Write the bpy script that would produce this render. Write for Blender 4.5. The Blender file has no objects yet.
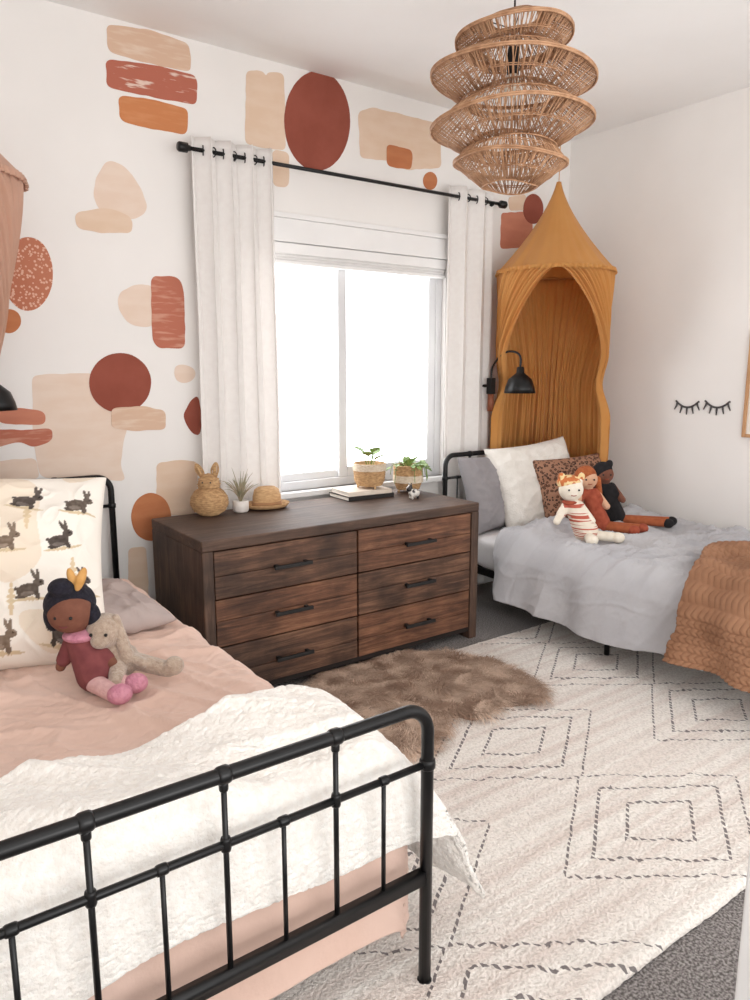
import bpy, random
import numpy as np
from math import *
from mathutils import Vector, Matrix, Euler, noise
random.seed(7)
S=bpy.context.scene
COL=S.collection
# ------------------------------------------------ camera
H=1.375; YAW=radians(35.8); PIT=radians(10.1); F=738.0
cf=Vector((sin(YAW)*cos(PIT),cos(YAW)*cos(PIT),-sin(PIT)))
cr=Vector((cos(YAW),-sin(YAW),0)); cu=cr.cross(cf)
cam=bpy.data.cameras.new("camera"); co=bpy.data.objects.new("camera",cam); COL.objects.link(co)
co.matrix_world=Matrix(((cr.x,cu.x,-cf.x,0),(cr.y,cu.y,-cf.y,0),(cr.z,cu.z,-cf.z,H),(0,0,0,1)))
cam.sensor_fit='VERTICAL'; cam.sensor_height=24; cam.lens=24*F/1000; cam.clip_start=.02
S.camera=co
S.view_settings.view_transform='Standard'
# measured room (metres)
D=3.353; R=3.96; CZ=2.80; XL=-.75
def ray(u,v): return cf+cr*((u-375)/F)+cu*((500-v)/F)
def PY(u,v,Y): d=ray(u,v); t=Y/d.y; return Vector((t*d.x,Y,H+t*d.z))
def PX(u,v,X): d=ray(u,v); t=X/d.x; return Vector((X,t*d.y,H+t*d.z))
def PZ(u,v,Z): d=ray(u,v); t=(Z-H)/d.z; return Vector((t*d.x,t*d.y,Z))
# ------------------------------------------------ materials
def lin(c):
    return tuple((x/255/12.92 if x/255<=.04045 else ((x/255+.055)/1.055)**2.4) for x in c)+(1,)
MC={}
def mat(name,c1,c2=None,scale=12,rough=.8,bump=0,bscale=60,metal=0,sheen=0,stretch=(1,1,1),lo=.35,hi=.65,detail=5,bstretch=None,bdist=.01,bvor=False):
    if name in MC: return MC[name]
    m=bpy.data.materials.new(name); m.use_nodes=True; nt=m.node_tree; N=nt.nodes; L=nt.links
    b=N["Principled BSDF"]; b.inputs["Roughness"].default_value=rough; b.inputs["Metallic"].default_value=metal
    if sheen:
        b.inputs["Sheen Weight"].default_value=sheen; b.inputs["Sheen Roughness"].default_value=.5
    tc=N.new("ShaderNodeTexCoord"); mp=N.new("ShaderNodeMapping"); mp.inputs["Scale"].default_value=stretch
    L.new(tc.outputs["Object"],mp.inputs[0])
    if c2 is None: c2=tuple(min(255,x*.9) for x in c1)
    nz_=N.new("ShaderNodeTexNoise"); nz_.inputs["Scale"].default_value=scale; nz_.inputs["Detail"].default_value=detail
    L.new(mp.outputs[0],nz_.inputs[0])
    rp=N.new("ShaderNodeValToRGB"); rp.color_ramp.elements[0].position=lo; rp.color_ramp.elements[1].position=hi
    rp.color_ramp.elements[0].color=lin(c1); rp.color_ramp.elements[1].color=lin(c2)
    L.new(nz_.outputs["Fac"],rp.inputs[0]); L.new(rp.outputs[0],b.inputs["Base Color"])
    if bump:
        bp=N.new("ShaderNodeBump"); bp.inputs["Strength"].default_value=bump; bp.inputs["Distance"].default_value=bdist
        mp2=N.new("ShaderNodeMapping"); mp2.inputs["Scale"].default_value=bstretch or stretch
        L.new(tc.outputs["Object"],mp2.inputs[0])
        if bvor:
            n2=N.new("ShaderNodeTexVoronoi"); n2.inputs["Scale"].default_value=bscale; n2.feature='SMOOTH_F1'; out=n2.outputs["Distance"]; bp.invert=True
        else:
            n2=N.new("ShaderNodeTexNoise"); n2.inputs["Scale"].default_value=bscale; n2.inputs["Detail"].default_value=6; out=n2.outputs["Fac"]
        L.new(mp2.outputs[0],n2.inputs[0]); L.new(out,bp.inputs["Height"]); L.new(bp.outputs[0],b.inputs["Normal"])
    MC[name]=m; return m
def emis(name,c,s):
    m=bpy.data.materials.new(name); m.use_nodes=True; b=m.node_tree.nodes["Principled BSDF"]
    b.inputs["Base Color"].default_value=lin(c); b.inputs["Emission Color"].default_value=lin(c); b.inputs["Emission Strength"].default_value=s
    b.inputs["Roughness"].default_value=.3
    return m
# ------------------------------------------------ geometry
class Geo:
    def __init__(s): s.v=[]; s.f=[]; s.c=None
    def add(s,vs,fs):
        o=len(s.v); s.v.extend([Vector(x) for x in vs]); s.f.extend([tuple(i+o for i in f) for f in fs]); return s
    def box(s,a,b):
        x0,y0,z0=a;x1,y1,z1=b
        return s.add([(x0,y0,z0),(x1,y0,z0),(x1,y1,z0),(x0,y1,z0),(x0,y0,z1),(x1,y0,z1),(x1,y1,z1),(x0,y1,z1)],
          [(0,3,2,1),(4,5,6,7),(0,1,5,4),(1,2,6,5),(2,3,7,6),(3,0,4,7)])
    def tube(s,path,r,n=10,closed=False):
        P=[Vector(p) for p in path]; m=len(P); rs=r if isinstance(r,(list,tuple)) else [r]*m
        vs=[];fs=[]; up=None
        for i,p in enumerate(P):
            if closed: t=P[(i+1)%m]-P[i-1]
            else: t=P[min(i+1,m-1)]-P[max(i-1,0)]
            if t.length<1e-9: t=Vector((0,0,1))
            t.normalize()
            if up is None:
                up=Vector((0,0,1)) if abs(t.z)<.9 else Vector((1,0,0))
            up=(up-t*up.dot(t)); 
            if up.length<1e-6: up=t.orthogonal()
            up.normalize(); sd=t.cross(up)
            for k in range(n):
                a=2*pi*k/n; vs.append(p+(up*cos(a)+sd*sin(a))*rs[i])
        for i in range(m if closed else m-1):
            j=(i+1)%m
            for k in range(n): fs.append((i*n+k,i*n+(k+1)%n,j*n+(k+1)%n,j*n+k))
        if not closed: fs.append(tuple(range(n))[::-1]); fs.append(tuple((m-1)*n+k for k in range(n)))
        return s.add(vs,fs)
    def lathe(s,prof,c=(0,0,0),n=36,fn=None):
        vs=[];fs=[];m=len(prof)
        for i,(r,z) in enumerate(prof):
            for k in range(n):
                a=2*pi*k/n; rr=r if fn is None else fn(r,z,a)
                vs.append((c[0]+rr*cos(a),c[1]+rr*sin(a),c[2]+z))
        for i in range(m-1):
            for k in range(n): fs.append((i*n+k,i*n+(k+1)%n,(i+1)*n+(k+1)%n,(i+1)*n+k))
        if prof[0][0]>0: fs.append(tuple(range(n))[::-1])
        if prof[-1][0]>0: fs.append(tuple((m-1)*n+k for k in range(n)))
        return s.add(vs,fs)
    def ell(s,c,r,rot=(0,0,0),nu=20,nv=12):
        if isinstance(r,(int,float)): r=(r,r,r)
        M=Euler(rot).to_matrix(); c=Vector(c); vs=[c+M@Vector((0,0,-r[2]))];fs=[]
        for i in range(1,nv):
            ph=-pi/2+pi*i/nv
            for k in range(nu):
                a=2*pi*k/nu; vs.append(c+M@Vector((r[0]*cos(ph)*cos(a),r[1]*cos(ph)*sin(a),r[2]*sin(ph))))
        vs.append(c+M@Vector((0,0,r[2])))
        for k in range(nu): fs.append((0,1+(k+1)%nu,1+k))
        for i in range(nv-2):
            for k in range(nu): fs.append((1+i*nu+k,1+i*nu+(k+1)%nu,1+(i+1)*nu+(k+1)%nu,1+(i+1)*nu+k))
        t=len(vs)-1
        for k in range(nu): fs.append((t,1+(nv-2)*nu+k,1+(nv-2)*nu+(k+1)%nu))
        return s.add(vs,fs)
    def cap(s,p,q,r1,r2,n=14):
        p=Vector(p);q=Vector(q);d=(q-p);d.normalize(); path=[];rs=[]
        for k in range(6): a=pi/2*k/5; path.append(p-d*r1*cos(a)); rs.append(max(r1*sin(a),1e-4))
        for k in range(6): a=pi/2*k/5; path.append(q+d*r2*sin(a)); rs.append(max(r2*cos(a),1e-4))
        return s.tube(path,rs,n)
    def grid(s,fn,nu,nv,cfn=None):
        vs=[fn(i/nu,j/nv) for j in range(nv+1) for i in range(nu+1)]
        fs=[(j*(nu+1)+i,j*(nu+1)+i+1,(j+1)*(nu+1)+i+1,(j+1)*(nu+1)+i) for j in range(nv) for i in range(nu)]
        if cfn: s.c=(s.c or [])+[cfn(i/nu,j/nv) for j in range(nv+1) for i in range(nu+1)]
        return s.add(vs,fs)
    def xf(s,M): s.v=[M@v for v in s.v]; return s
    def obj(s,name,m,parent=None,world=True,base=None,smooth=True,bevel=0,solid=0,remesh=0,label=None):
        off=Vector((0,0,0)); loc=Vector((0,0,0))
        if parent is not None:
            r=parent
            while r.parent: r=r.parent
            if world: off=r.location.copy()
        elif base is not None: off=Vector(base); loc=off
        me=bpy.data.meshes.new(name); me.from_pydata([tuple(v-off) for v in s.v],[],s.f)
        me.polygons.foreach_set("use_smooth",[smooth and not bevel]*len(me.polygons)); me.update()
        if s.c:
            at=me.color_attributes.new("Col",'FLOAT_COLOR','POINT')
            at.data.foreach_set("color",np.array(s.c,dtype=np.float32).ravel())
        me.materials.append(m)
        o=bpy.data.objects.new(name,me); COL.objects.link(o); o.location=loc
        if parent is not None: o.parent=parent
        if remesh:
            a=o.modifiers.new("remesh",'REMESH'); a.mode='VOXEL'; a.voxel_size=remesh; a.use_smooth_shade=True
            a=o.modifiers.new("smooth",'SMOOTH'); a.iterations=3; a.factor=.6
        if solid: a=o.modifiers.new("solid",'SOLIDIFY'); a.thickness=solid; a.offset=0
        if bevel:
            a=o.modifiers.new("bevel",'BEVEL'); a.width=bevel; a.segments=2; a.limit_method='ANGLE'
        if label: o["label"]=label
        return o
def thing(name,label,cat,loc,group=None):
    e=bpy.data.objects.new(name,None); e.empty_display_size=.05; COL.objects.link(e); e.location=loc
    e["label"]=label; e["category"]=cat
    if group: e["group"]=group
    return e
def tag(o,label,cat,group=None,kind=None):
    o["label"]=label; o["category"]=cat
    if group: o["group"]=group
    if kind: o["kind"]=kind
    return o
def struct(o,label=None):
    o["kind"]="structure"
    if label: o["label"]=label
    return o
def chaikin(p,k=2,closed=True):
    p=[Vector(x) for x in p]
    for _ in range(k):
        q=[]; n=len(p)
        for i in range(n if closed else n-1):
            a=p[i];b=p[(i+1)%n]; q+=[a*.75+b*.25,a*.25+b*.75]
        if not closed: q=[p[0]]+q+[p[-1]]
        p=q
    return p
def roundpoly(P,r):
    out=[]; n=len(P)
    for i in range(n):
        a,b,c=P[i-1],P[i],P[(i+1)%n]; d1=min(r,.45*(a-b).length); d2=min(r,.45*(c-b).length)
        p=b+(a-b).normalized()*d1; q=b+(c-b).normalized()*d2
        for k in range(6): t=k/5; out.append(p*(1-t)**2+b*2*t*(1-t)+q*t*t)
    return out
def nz(x,y,z=0): return noise.noise(Vector((x,y,z)))
def wr(x,y,s,seed=0):
    v=Vector((x*s,y*s,seed)); w=Vector(noise.noise_vector(v*.6))*.9
    return 1-2*abs(noise.noise(v+w))
# ------------------------------------------------ room shell
wallm=mat("wall_paint",(245,242,239),(242,239,236),scale=3,rough=.9,bump=.08,bscale=180,bdist=.002)
ceilm=mat("ceiling_paint",(251,250,249),(248,247,246),scale=3,rough=.95,bump=.1,bscale=120,bdist=.003)
trimm=mat("white_trim",(246,245,244),(241,240,239),scale=5,rough=.5)
carpet=mat("gray_carpet",(176,170,167),(100,94,92),scale=150,rough=1,bump=.9,bscale=200,bdist=.012,lo=.38,hi=.6)
blackm=mat("black_metal",(16,16,17),(23,22,23),scale=30,rough=.36,metal=.3)
blackt=mat("black_trim",(20,18,18),(28,26,26),scale=30,rough=.6)
g=Geo(); g.box((XL-.1,-1.6,-.1),(R+.1,D+.15,0)); struct(g.obj("floor",carpet,smooth=False),"speckled gray loop pile carpet floor")
g=Geo(); g.box((XL-.1,-.3,CZ),(R+.1,D+.15,CZ+.1)); struct(g.obj("ceiling",ceilm,smooth=False),"smooth white painted ceiling")
WX0,WX1,WZ0,WZ1=1.57,2.925,.74,2.0
g=Geo()
g.box((XL-.1,D,0),(WX0,D+.15,CZ)); g.box((WX1,D,0),(R+.1,D+.15,CZ)); g.box((WX0,D,0),(WX1,D+.15,WZ0)); g.box((WX0,D,WZ1),(WX1,D+.15,CZ))
struct(g.obj("wall_back",wallm,smooth=False),"white painted wall with a window opening")
g=Geo(); g.box((R,-.3,0),(R+.1,D,CZ)); struct(g.obj("wall_right",wallm,smooth=False),"plain white painted wall")
g=Geo(); g.box((XL-.1,-.3,0),(XL,D,CZ)); struct(g.obj("wall_left",wallm,smooth=False),"plain white painted wall")
for nm,a,b in (("baseboard_back",(XL,D-.014,0),(R,D,.1)),("baseboard_right",(R-.014,-.3,0),(R,D-.014,.1)),("baseboard_left",(XL,-.3,0),(XL+.014,D-.014,.1))):
    g=Geo(); g.box(a,b); struct(g.obj(nm,trimm,smooth=False,bevel=.003),"white painted baseboard")
g=Geo(); g.box((1.200,.50,0),(1.32,.557,2.1)); struct(g.obj("trim_1",trimm,smooth=False,bevel=.004),"white painted door casing")
# window
win=Geo(); fy0,fy1=D+.03,D+.10
def frame(g,x0,x1,z0,z1,w,y0,y1):
    g.box((x0,y0,z0),(x0+w,y1,z1)); g.box((x1-w,y0,z0),(x1,y1,z1)); g.box((x0+w,y0,z0),(x1-w,y1,z0+w)); g.box((x0+w,y0,z1-w),(x1-w,y1,z1))
vinyl=mat("white_vinyl",(228,228,229),(220,220,222),scale=5,rough=.35)
frame(win,WX0,WX1,WZ0,WZ1,.045,fy0,fy1)
wo=struct(win.obj("window_1",vinyl,smooth=False,bevel=.004),"white vinyl sliding window with frosted bright panes")
MX=2.235
g=Geo(); frame(g,WX0+.045,MX+.03,WZ0+.045,WZ1-.045,.04,D+.055,D+.085); g.obj("sash",vinyl,parent=wo,smooth=False,bevel=.004)
g=Geo(); frame(g,MX-.035,WX1-.045,WZ0+.045,WZ1-.045,.055,D+.035,D+.06); g.obj("sash",vinyl,parent=wo,smooth=False,bevel=.004)
gm=emis("frosted_glass",(250,252,255),4.2)
nt=gm.node_tree; tc=nt.nodes.new("ShaderNodeTexCoord"); n1=nt.nodes.new("ShaderNodeTexNoise"); n1.inputs["Scale"].default_value=.9
rp=nt.nodes.new("ShaderNodeValToRGB"); rp.color_ramp.elements[0].color=lin((236,240,244)); rp.color_ramp.elements[1].color=(1,1,1,1)
nt.links.new(tc.outputs["Object"],n1.inputs[0]); nt.links.new(n1.outputs["Fac"],rp.inputs[0]); nt.links.new(rp.outputs[0],nt.nodes["Principled BSDF"].inputs["Emission Color"])
g=Geo(); g.box((WX0+.085,D+.066,WZ0+.085),(MX-.01,D+.072,WZ1-.085)); g.obj("glass_pane",gm,parent=wo,smooth=False)
g=Geo(); g.box((MX+.02,D+.045,WZ0+.1),(WX1-.1,D+.05,WZ1-.1)); g.obj("glass_pane",gm,parent=wo,smooth=False)
g=Geo(); g.box((WX0-.11,D-.022,WZ1-.01),(WX1+.11,D,WZ1+.1)); g.box((WX0-.13,D-.032,WZ1+.1),(WX1+.13,D,WZ1+.125)); struct(g.obj("trim_2",trimm,smooth=False,bevel=.004),"white painted window head casing")
g=Geo(); g.box((WX0-.08,D-.04,WZ0-.03),(WX1+.08,D+.03,WZ0)); struct(g.obj("trim_3",trimm,smooth=False,bevel=.004),"white painted window sill")
shadem=mat("shade_fabric",(232,230,228),(224,222,221),scale=8,rough=.7)
sh=thing("roller_shade","raised white cellular shade under the window head","window shade",(MX,D+.0,WZ1-.02))
g=Geo(); g.box((WX0+.01,D-.012,WZ1-.065),(WX1-.01,D+.028,WZ1-.012)); g.obj("head_rail",trimm,parent=sh,smooth=False,bevel=.006)
g=Geo()
for k in range(2): g.box((WX0+.02,D-.004,WZ1-.080-.013*k),(WX1-.02,D+.026,WZ1-.069-.013*k))
g.box((WX0+.02,D+.0,WZ1-.100),(WX1-.02,D+.022,WZ1-.06))
g.obj("shade_fabric",shadem,parent=sh,smooth=False,bevel=.002)
g=Geo(); g.box((WX0+.015,D-.008,WZ1-.114),(WX1-.015,D+.028,WZ1-.097)); g.obj("bottom_rail",trimm,parent=sh,smooth=False,bevel=.004)
# ------------------------------------------------ mural decals
def paint(name,c,c2=None,sx=3): return mat(name,c,c2 or tuple(min(255,x+8) for x in c),scale=6,rough=.9,stretch=(1,1,sx),lo=.4,hi=.62)
terra=paint("paint_terracotta",(180,106,84),(168,94,74)); rust=paint("paint_rust",(154,82,66),(144,74,58),1)
orange=paint("paint_burnt_orange",(198,128,86),(190,118,78)); cream=paint("paint_cream",(237,217,201),(233,210,192)); beige=paint("paint_beige",(232,207,185),(228,200,175)); coral=paint("paint_coral",(206,136,110),(198,126,102))
def streak(name,c,c2,lo=.5,hi=.66): return mat(name,c,c2,scale=7,rough=.9,stretch=(1,1,7),lo=lo,hi=hi,detail=9)
terra_s=streak("paint_terracotta_brushed",(188,114,92),(208,152,130),.5,.64); tan_s=streak("paint_tan_brushed",(220,187,162),(229,205,185)); or_s=streak("paint_orange_brushed",(205,133,86),(211,143,98))
terra_w=streak("paint_terracotta_dry_brush",(184,108,88),(230,204,190),.57,.64)
dec_n=[0]
def decal(pts,m,label,layer=1,round_=2,jit=.003):
    dec_n[0]+=1; sd=dec_n[0]*3.7
    P=[PY(u,v,D) for u,v in pts]
    if round_==1: P=roundpoly(P,.03)
    elif round_==2: P=chaikin(P,3)
    Q=[]
    for i in range(len(P)):
        a=P[i];b=P[(i+1)%len(P)]; k=max(1,int((b-a).length/.010))
        for j in range(k): Q.append(a.lerp(b,j/k))
    Q=[q for i,q in enumerate(Q) if (q-Q[i-1]).length>1e-5]
    c=sum(Q,Vector())/len(Q)
    Q=[q+(q-c).normalized()*nz(q.x*22,q.z*22,sd)*jit*1.6 for q in Q]
    y1=D-.0012*layer; n=len(Q); g=Geo()
    vs=[(q.x,y1,q.z) for q in Q]+[(q.x,D,q.z) for q in Q]
    area=sum(Q[i].x*Q[(i+1)%n].z-Q[(i+1)%n].x*Q[i].z for i in range(n))
    f=tuple(range(n)) if area>0 else tuple(range(n))[::-1]
    g.add(vs,[f]+[(i,(i+1)%n,(i+1)%n+n,i+n) for i in range(n)])
    o=g.obj("wall_decal",m,base=(c.x,D,c.z),smooth=False); tag(o,label,"wall decal",group="painted shape decals on the wall")
def ellp(u,v,a,b,n=48): return [(u+a*cos(2*pi*k/n),v+b*sin(2*pi*k/n)) for k in range(n)]
decal([(106,24),(150,30),(190,44),(191,72),(150,64),(108,52)],tan_s,"tan brushed paint stroke high on the white wall",round_=1)
decal([(106,59),(160,66),(197,76),(197,105),(150,97),(106,87)],terra_w,"terracotta dry brush paint stroke on the white wall",round_=1)
decal([(118,95),(150,99),(188,109),(187,135),(150,129),(120,121)],or_s,"burnt orange paint stroke on the white wall",round_=1)
decal([(246,71),(262,70),(266,76),(268,72),(284,73),(286,150),(262,148),(245,144)],beige,"tan upright block shape beside the large rust circle",layer=1,round_=1)
decal([(272,150),(289,152),(289,188),(273,186)],beige,"small tan block above the curtain rod",layer=1,round_=1)
decal(ellp(317,121,33,50),rust,"large rust red circle on the white wall",layer=2,round_=0,jit=.001)
decal([(358,112),(372,107),(440,124),(441,168),(404,170),(400,162),(360,158)],beige,"wide tan brushed block over the window",layer=1,round_=1)
decal([(386,144),(412,150),(412,170),(387,166)],orange,"small burnt orange block on a tan stroke",layer=2,round_=1)
decal(ellp(430,181,7,9),orange,"small burnt orange dot over the window",layer=2,round_=0,jit=.001)
decal([(501,213),(532,211),(533,247),(500,249)],coral,"coral red block beside the mustard canopy",layer=1,round_=1)
decal(ellp(533,209,10,15),rust,"small rust circle beside the mustard canopy",layer=3,round_=0,jit=.001)
decal([(508,197),(526,194),(526,210),(509,211)],beige,"small tan stroke beside the mustard canopy",layer=2,round_=1)
decal([(93,205),(95,178),(106,160),(122,163),(140,185),(149,210),(136,220),(112,218)],cream,"cream pebble shape on the white wall",layer=1,round_=2)
decal([(74,212),(110,208),(133,218),(132,233),(100,233),(76,228)],beige,"tan brush stroke over a cream pebble shape",layer=2,round_=1)
dots=mat("paint_dotted",(194,124,96),(190,116,88),scale=5)
nt=dots.node_tree; vo=nt.nodes.new("ShaderNodeTexVoronoi"); vo.inputs["Scale"].default_value=75
mx=nt.nodes.new("ShaderNodeMix"); mx.data_type='RGBA'; lt=nt.nodes.new("ShaderNodeMath"); lt.operation='LESS_THAN'; lt.inputs[1].default_value=.36
tcx=nt.nodes.new("ShaderNodeTexCoord"); mpd=nt.nodes.new("ShaderNodeMapping"); mpd.inputs["Scale"].default_value=(1,.01,1); nt.links.new(tcx.outputs["Object"],mpd.inputs[0]); nt.links.new(mpd.outputs[0],vo.inputs[0]); nt.links.new(vo.outputs["Distance"],lt.inputs[0]); nt.links.new(lt.outputs[0],mx.inputs[0])
src=[l.from_socket for l in nt.links if l.to_socket.name=="Base Color"][0]; nt.links.new(src,mx.inputs[6]); mx.inputs[7].default_value=lin((226,182,160)); nt.links.new(mx.outputs[2],nt.nodes["Principled BSDF"].inputs["Base Color"])
decal(ellp(28,274,25,37),dots,"speckled terracotta circle on the white wall",layer=1,round_=0,jit=.001)
decal(ellp(9,321,12,12),orange,"small orange dot below the speckled circle",layer=2,round_=0,jit=.001)
decal([(116,302),(122,289),(140,284),(156,286),(157,324),(140,328),(124,320)],cream,"cream rounded shape beside a terracotta block",layer=1,round_=2)
decal([(151,277),(178,276),(184,290),(185,348),(158,349),(152,340)],terra_s,"terracotta upright rounded block on the wall",layer=2,round_=1)
decal([(32,375),(90,373),(126,385),(128,420),(120,465),(126,481),(40,478),(33,440)],cream,"large cream block behind a rust circle",layer=1,round_=1)
decal(ellp(120,383,31,30),rust,"rust red circle on the white wall",layer=3,round_=0,jit=.001)
decal([(110,408),(140,406),(165,410),(166,429),(135,431),(111,428)],tan_s,"tan brush stroke below the rust circle",layer=4,round_=1)
decal([(173,368),(180,364),(195,367),(195,381),(176,384)],cream,"small cream smudge beside the curtain",layer=1,round_=2)
decal([(182,418),(190,400),(200,394),(202,436),(192,434)],rust,"rust leaf shape beside the curtain",layer=1,round_=2)
decal([(156,463),(180,460),(198,462),(196,515),(170,516),(157,508)],beige,"tan block behind the bunny basket",layer=1,round_=1)
decal(ellp(151,517,20,24),orange,"burnt orange circle beside the bed",layer=2,round_=0,jit=.001)
decal([(-12,407),(20,408),(45,411),(46,425),(0,424)],coral,"coral brush stroke below the black lamp",layer=2,round_=1)
decal([(-12,429),(25,430),(53,428),(52,441),(34,448),(20,441),(-12,450)],terra_s,"terracotta brush stroke below the black lamp",layer=2,round_=1)
decal([(-12,462),(36,458),(40,478),(-12,484)],cream,"cream brush stroke above the headboard",layer=2,round_=1)
decal([(128,548),(146,546),(149,600),(138,612),(129,600)],beige,"tan stroke low on the wall beside the bed",layer=1,round_=1)
# ------------------------------------------------ curtain rod + curtains
YR=D-.088; zr=2.322
rl=PY(190,148,YR).x; rr_=PY(499,201,YR).x
rod=thing("curtain_rod","black metal curtain rod with barrel finials above the window","curtain rod",((rl+rr_)/2,YR,zr))
g=Geo(); g.tube([(rl,YR,zr),(rr_,YR,zr)],.009,14); g.obj("rod",blackm,parent=rod)
for x,s in ((rl,-1),(rr_,1)):
    g=Geo(); g.tube([(x,YR,zr),(x+s*.012,YR,zr),(x+s*.014,YR,zr),(x+s*.05,YR,zr),(x+s*.056,YR,zr)],[.012,.012,.021,.021,.017],18); g.obj("finial",blackm,parent=rod)
for x in (PY(234,158,YR).x,PY(492,200,YR).x):
    g=Geo(); g.tube([(x,D-.006,zr-.01),(x,YR,zr-.012)],.007,10); g.tube([(x,D,zr-.01),(x,D-.006,zr-.01)],.024,16)
    g.tube([(x,YR-.016,zr+.004),(x,YR-.012,zr-.014),(x,YR,zr-.018),(x,YR+.012,zr-.014),(x,YR+.016,zr+.004)],.005,8); g.obj("bracket",blackm,parent=rod)
curtm=mat("white_curtain_linen",(253,250,247),(249,245,242),scale=40,rough=.9,bump=.12,bscale=400,bdist=.001)
nt=curtm.node_tree; b_=nt.nodes["Principled BSDF"]; tr=nt.nodes.new("ShaderNodeBsdfTranslucent"); tr.inputs[0].default_value=(.95,.92,.9,1); mxs=nt.nodes.new("ShaderNodeMixShader"); mxs.inputs[0].default_value=.16
nt.links.new(b_.outputs[0],mxs.inputs[1]); nt.links.new(tr.outputs[0],mxs.inputs[2]); nt.links.new(mxs.outputs[0],nt.nodes["Material Output"].inputs[0])
def curtain(x0,x1,folds,seed,label,amp=.028):
    zt=zr+.055; zb=.03
    c=thing("curtain",label,"curtain",((x0+x1)/2,YR,zb),group="white grommet curtain panels")
    def f(s,t):
        a=amp*(1+.2*sin(seed+t*3))*(1-.3*t)
        ph=2*pi*folds*s+ .7*nz(s*3,t*1.2,seed)*(t)
        y=YR+a*sin(ph)+.006*nz(s*9,t*3,seed+4)
        x=x0+(x1-x0)*s+.010*sin(2*ph)+.02*t*(s-.5)+.008*nz(s*5,t*3,seed+9)
        return (x,y,zt+(zb-zt)*t)
    g=Geo(); g.grid(f,int(folds*24),60); g.obj("curtain_panel",curtm,parent=c,solid=.003)
    for k in range(int(folds*2)):
        s=k/(2*folds)
        if s<.01 or s>.99: continue
        p=Vector(f(s,.055/(zt-zb))); 
        g=Geo(); ring=[]
        for q in range(18):
            a=2*pi*q/18; ring.append((p.x+.007*cos(a),p.y+.018*cos(a)*(1 if k%2 else -1),zr+.020*sin(a)))
        g.tube(ring,.003,6,closed=True); g.obj("grommet",blackm,parent=c)
cx=lambda u,v: PY(u,v,YR).x
curtain(cx(198,300),cx(276,300),4.0,1.3,"white cotton grommet curtain between painted shapes and window glass")
curtain(cx(447,330),cx(490,330),2.5,8.1,"white cotton grommet curtain between window and canopy")
# ------------------------------------------------ dresser
def wood(name,c1,c2,c3,ax,var=(.5,1.2)):
    m=bpy.data.materials.new(name); m.use_nodes=True; nt=m.node_tree; N=nt.nodes; L=nt.links; b=N["Principled BSDF"]; b.inputs["Roughness"].default_value=.6
    tc=N.new("ShaderNodeTexCoord"); mp=N.new("ShaderNodeMapping"); sc=[22,22,22]; sc[ax]=1.5; mp.inputs["Scale"].default_value=sc; L.new(tc.outputs["Object"],mp.inputs[0])
    n=N.new("ShaderNodeTexNoise"); n.inputs["Scale"].default_value=2.0; n.inputs["Detail"].default_value=12; n.inputs["Roughness"].default_value=.75; n.inputs["Distortion"].default_value=.9; L.new(mp.outputs[0],n.inputs[0])
    r=N.new("ShaderNodeValToRGB"); e=r.color_ramp.elements; e[0].position=.34; e[0].color=lin(c1); e[1].position=.66; e[1].color=lin(c3); x=e.new(.5); x.color=lin(c2)
    L.new(n.outputs["Fac"],r.inputs[0])
    n3=N.new("ShaderNodeTexNoise"); n3.inputs["Scale"].default_value=5.5; n3.inputs["Detail"].default_value=6; L.new(tc.outputs["Object"],n3.inputs[0])
    r3=N.new("ShaderNodeValToRGB"); r3.color_ramp.elements[0].position=.36; r3.color_ramp.elements[0].color=(var[0],var[0]*.97,var[0]*.95,1); r3.color_ramp.elements[1].position=.62; r3.color_ramp.elements[1].color=(var[1],var[1]*.96,var[1]*.92,1); L.new(n3.outputs["Fac"],r3.inputs[0])
    mx=N.new("ShaderNodeMix"); mx.data_type='RGBA'; mx.blend_type='MULTIPLY'; mx.inputs[0].default_value=1; L.new(r.outputs[0],mx.inputs[6]); L.new(r3.outputs[0],mx.inputs[7]); L.new(mx.outputs[2],b.inputs["Base Color"])
    bp=N.new("ShaderNodeBump"); bp.inputs["Strength"].default_value=.6; bp.inputs["Distance"].default_value=.005; L.new(n.outputs["Fac"],bp.inputs["Height"]); L.new(bp.outputs[0],b.inputs["Normal"])
    return m
wx=wood("dark_walnut_planks",(60,41,32),(94,66,50),(134,100,78),0,(.48,1.15)); wz=wood("dark_walnut_upright",(56,41,34),(80,60,49),(104,81,67),2); wt=wood("dark_walnut_top",(60,45,37),(82,62,51),(106,84,70),0,(.75,1.15))
wl=wood("warm_walnut_planks",(66,42,31),(108,72,52),(142,102,76),0,(.55,1.2))
X0,X1,Y0,Y1,ZT=1.085,2.563,2.655,3.225,.712
PW=.048
dr=thing("dresser","dark walnut six drawer dresser with black bar pulls under the window","dresser",((X0+X1)/2,(Y0+Y1)/2,0))
g=Geo(); g.box((X0,Y0,ZT-.045),(X1,Y1,ZT)); g.obj("dresser_top",wt,parent=dr,smooth=False,bevel=.006)
for a,b in ((X0,X0+PW),(X1-PW,X1)):
    g=Geo(); g.box((a,Y0,0),(b,Y1,ZT-.045)); g.obj("side_panel",wz,parent=dr,smooth=False,bevel=.005)
g=Geo(); g.box((X0+PW,Y0+.05,.06),(X1-PW,Y1-.01,ZT-.045)); g.box((X0+PW,Y0+.012,.04),(X1-PW,Y0+.05,.065)); g.obj("dresser_body",mat("dark_gap",(30,21,17),(38,27,22),rough=.8),parent=dr,smooth=False)
cw=(X1-X0-2*PW-.010)/2; rh=(ZT-.045-.068)/3
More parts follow.
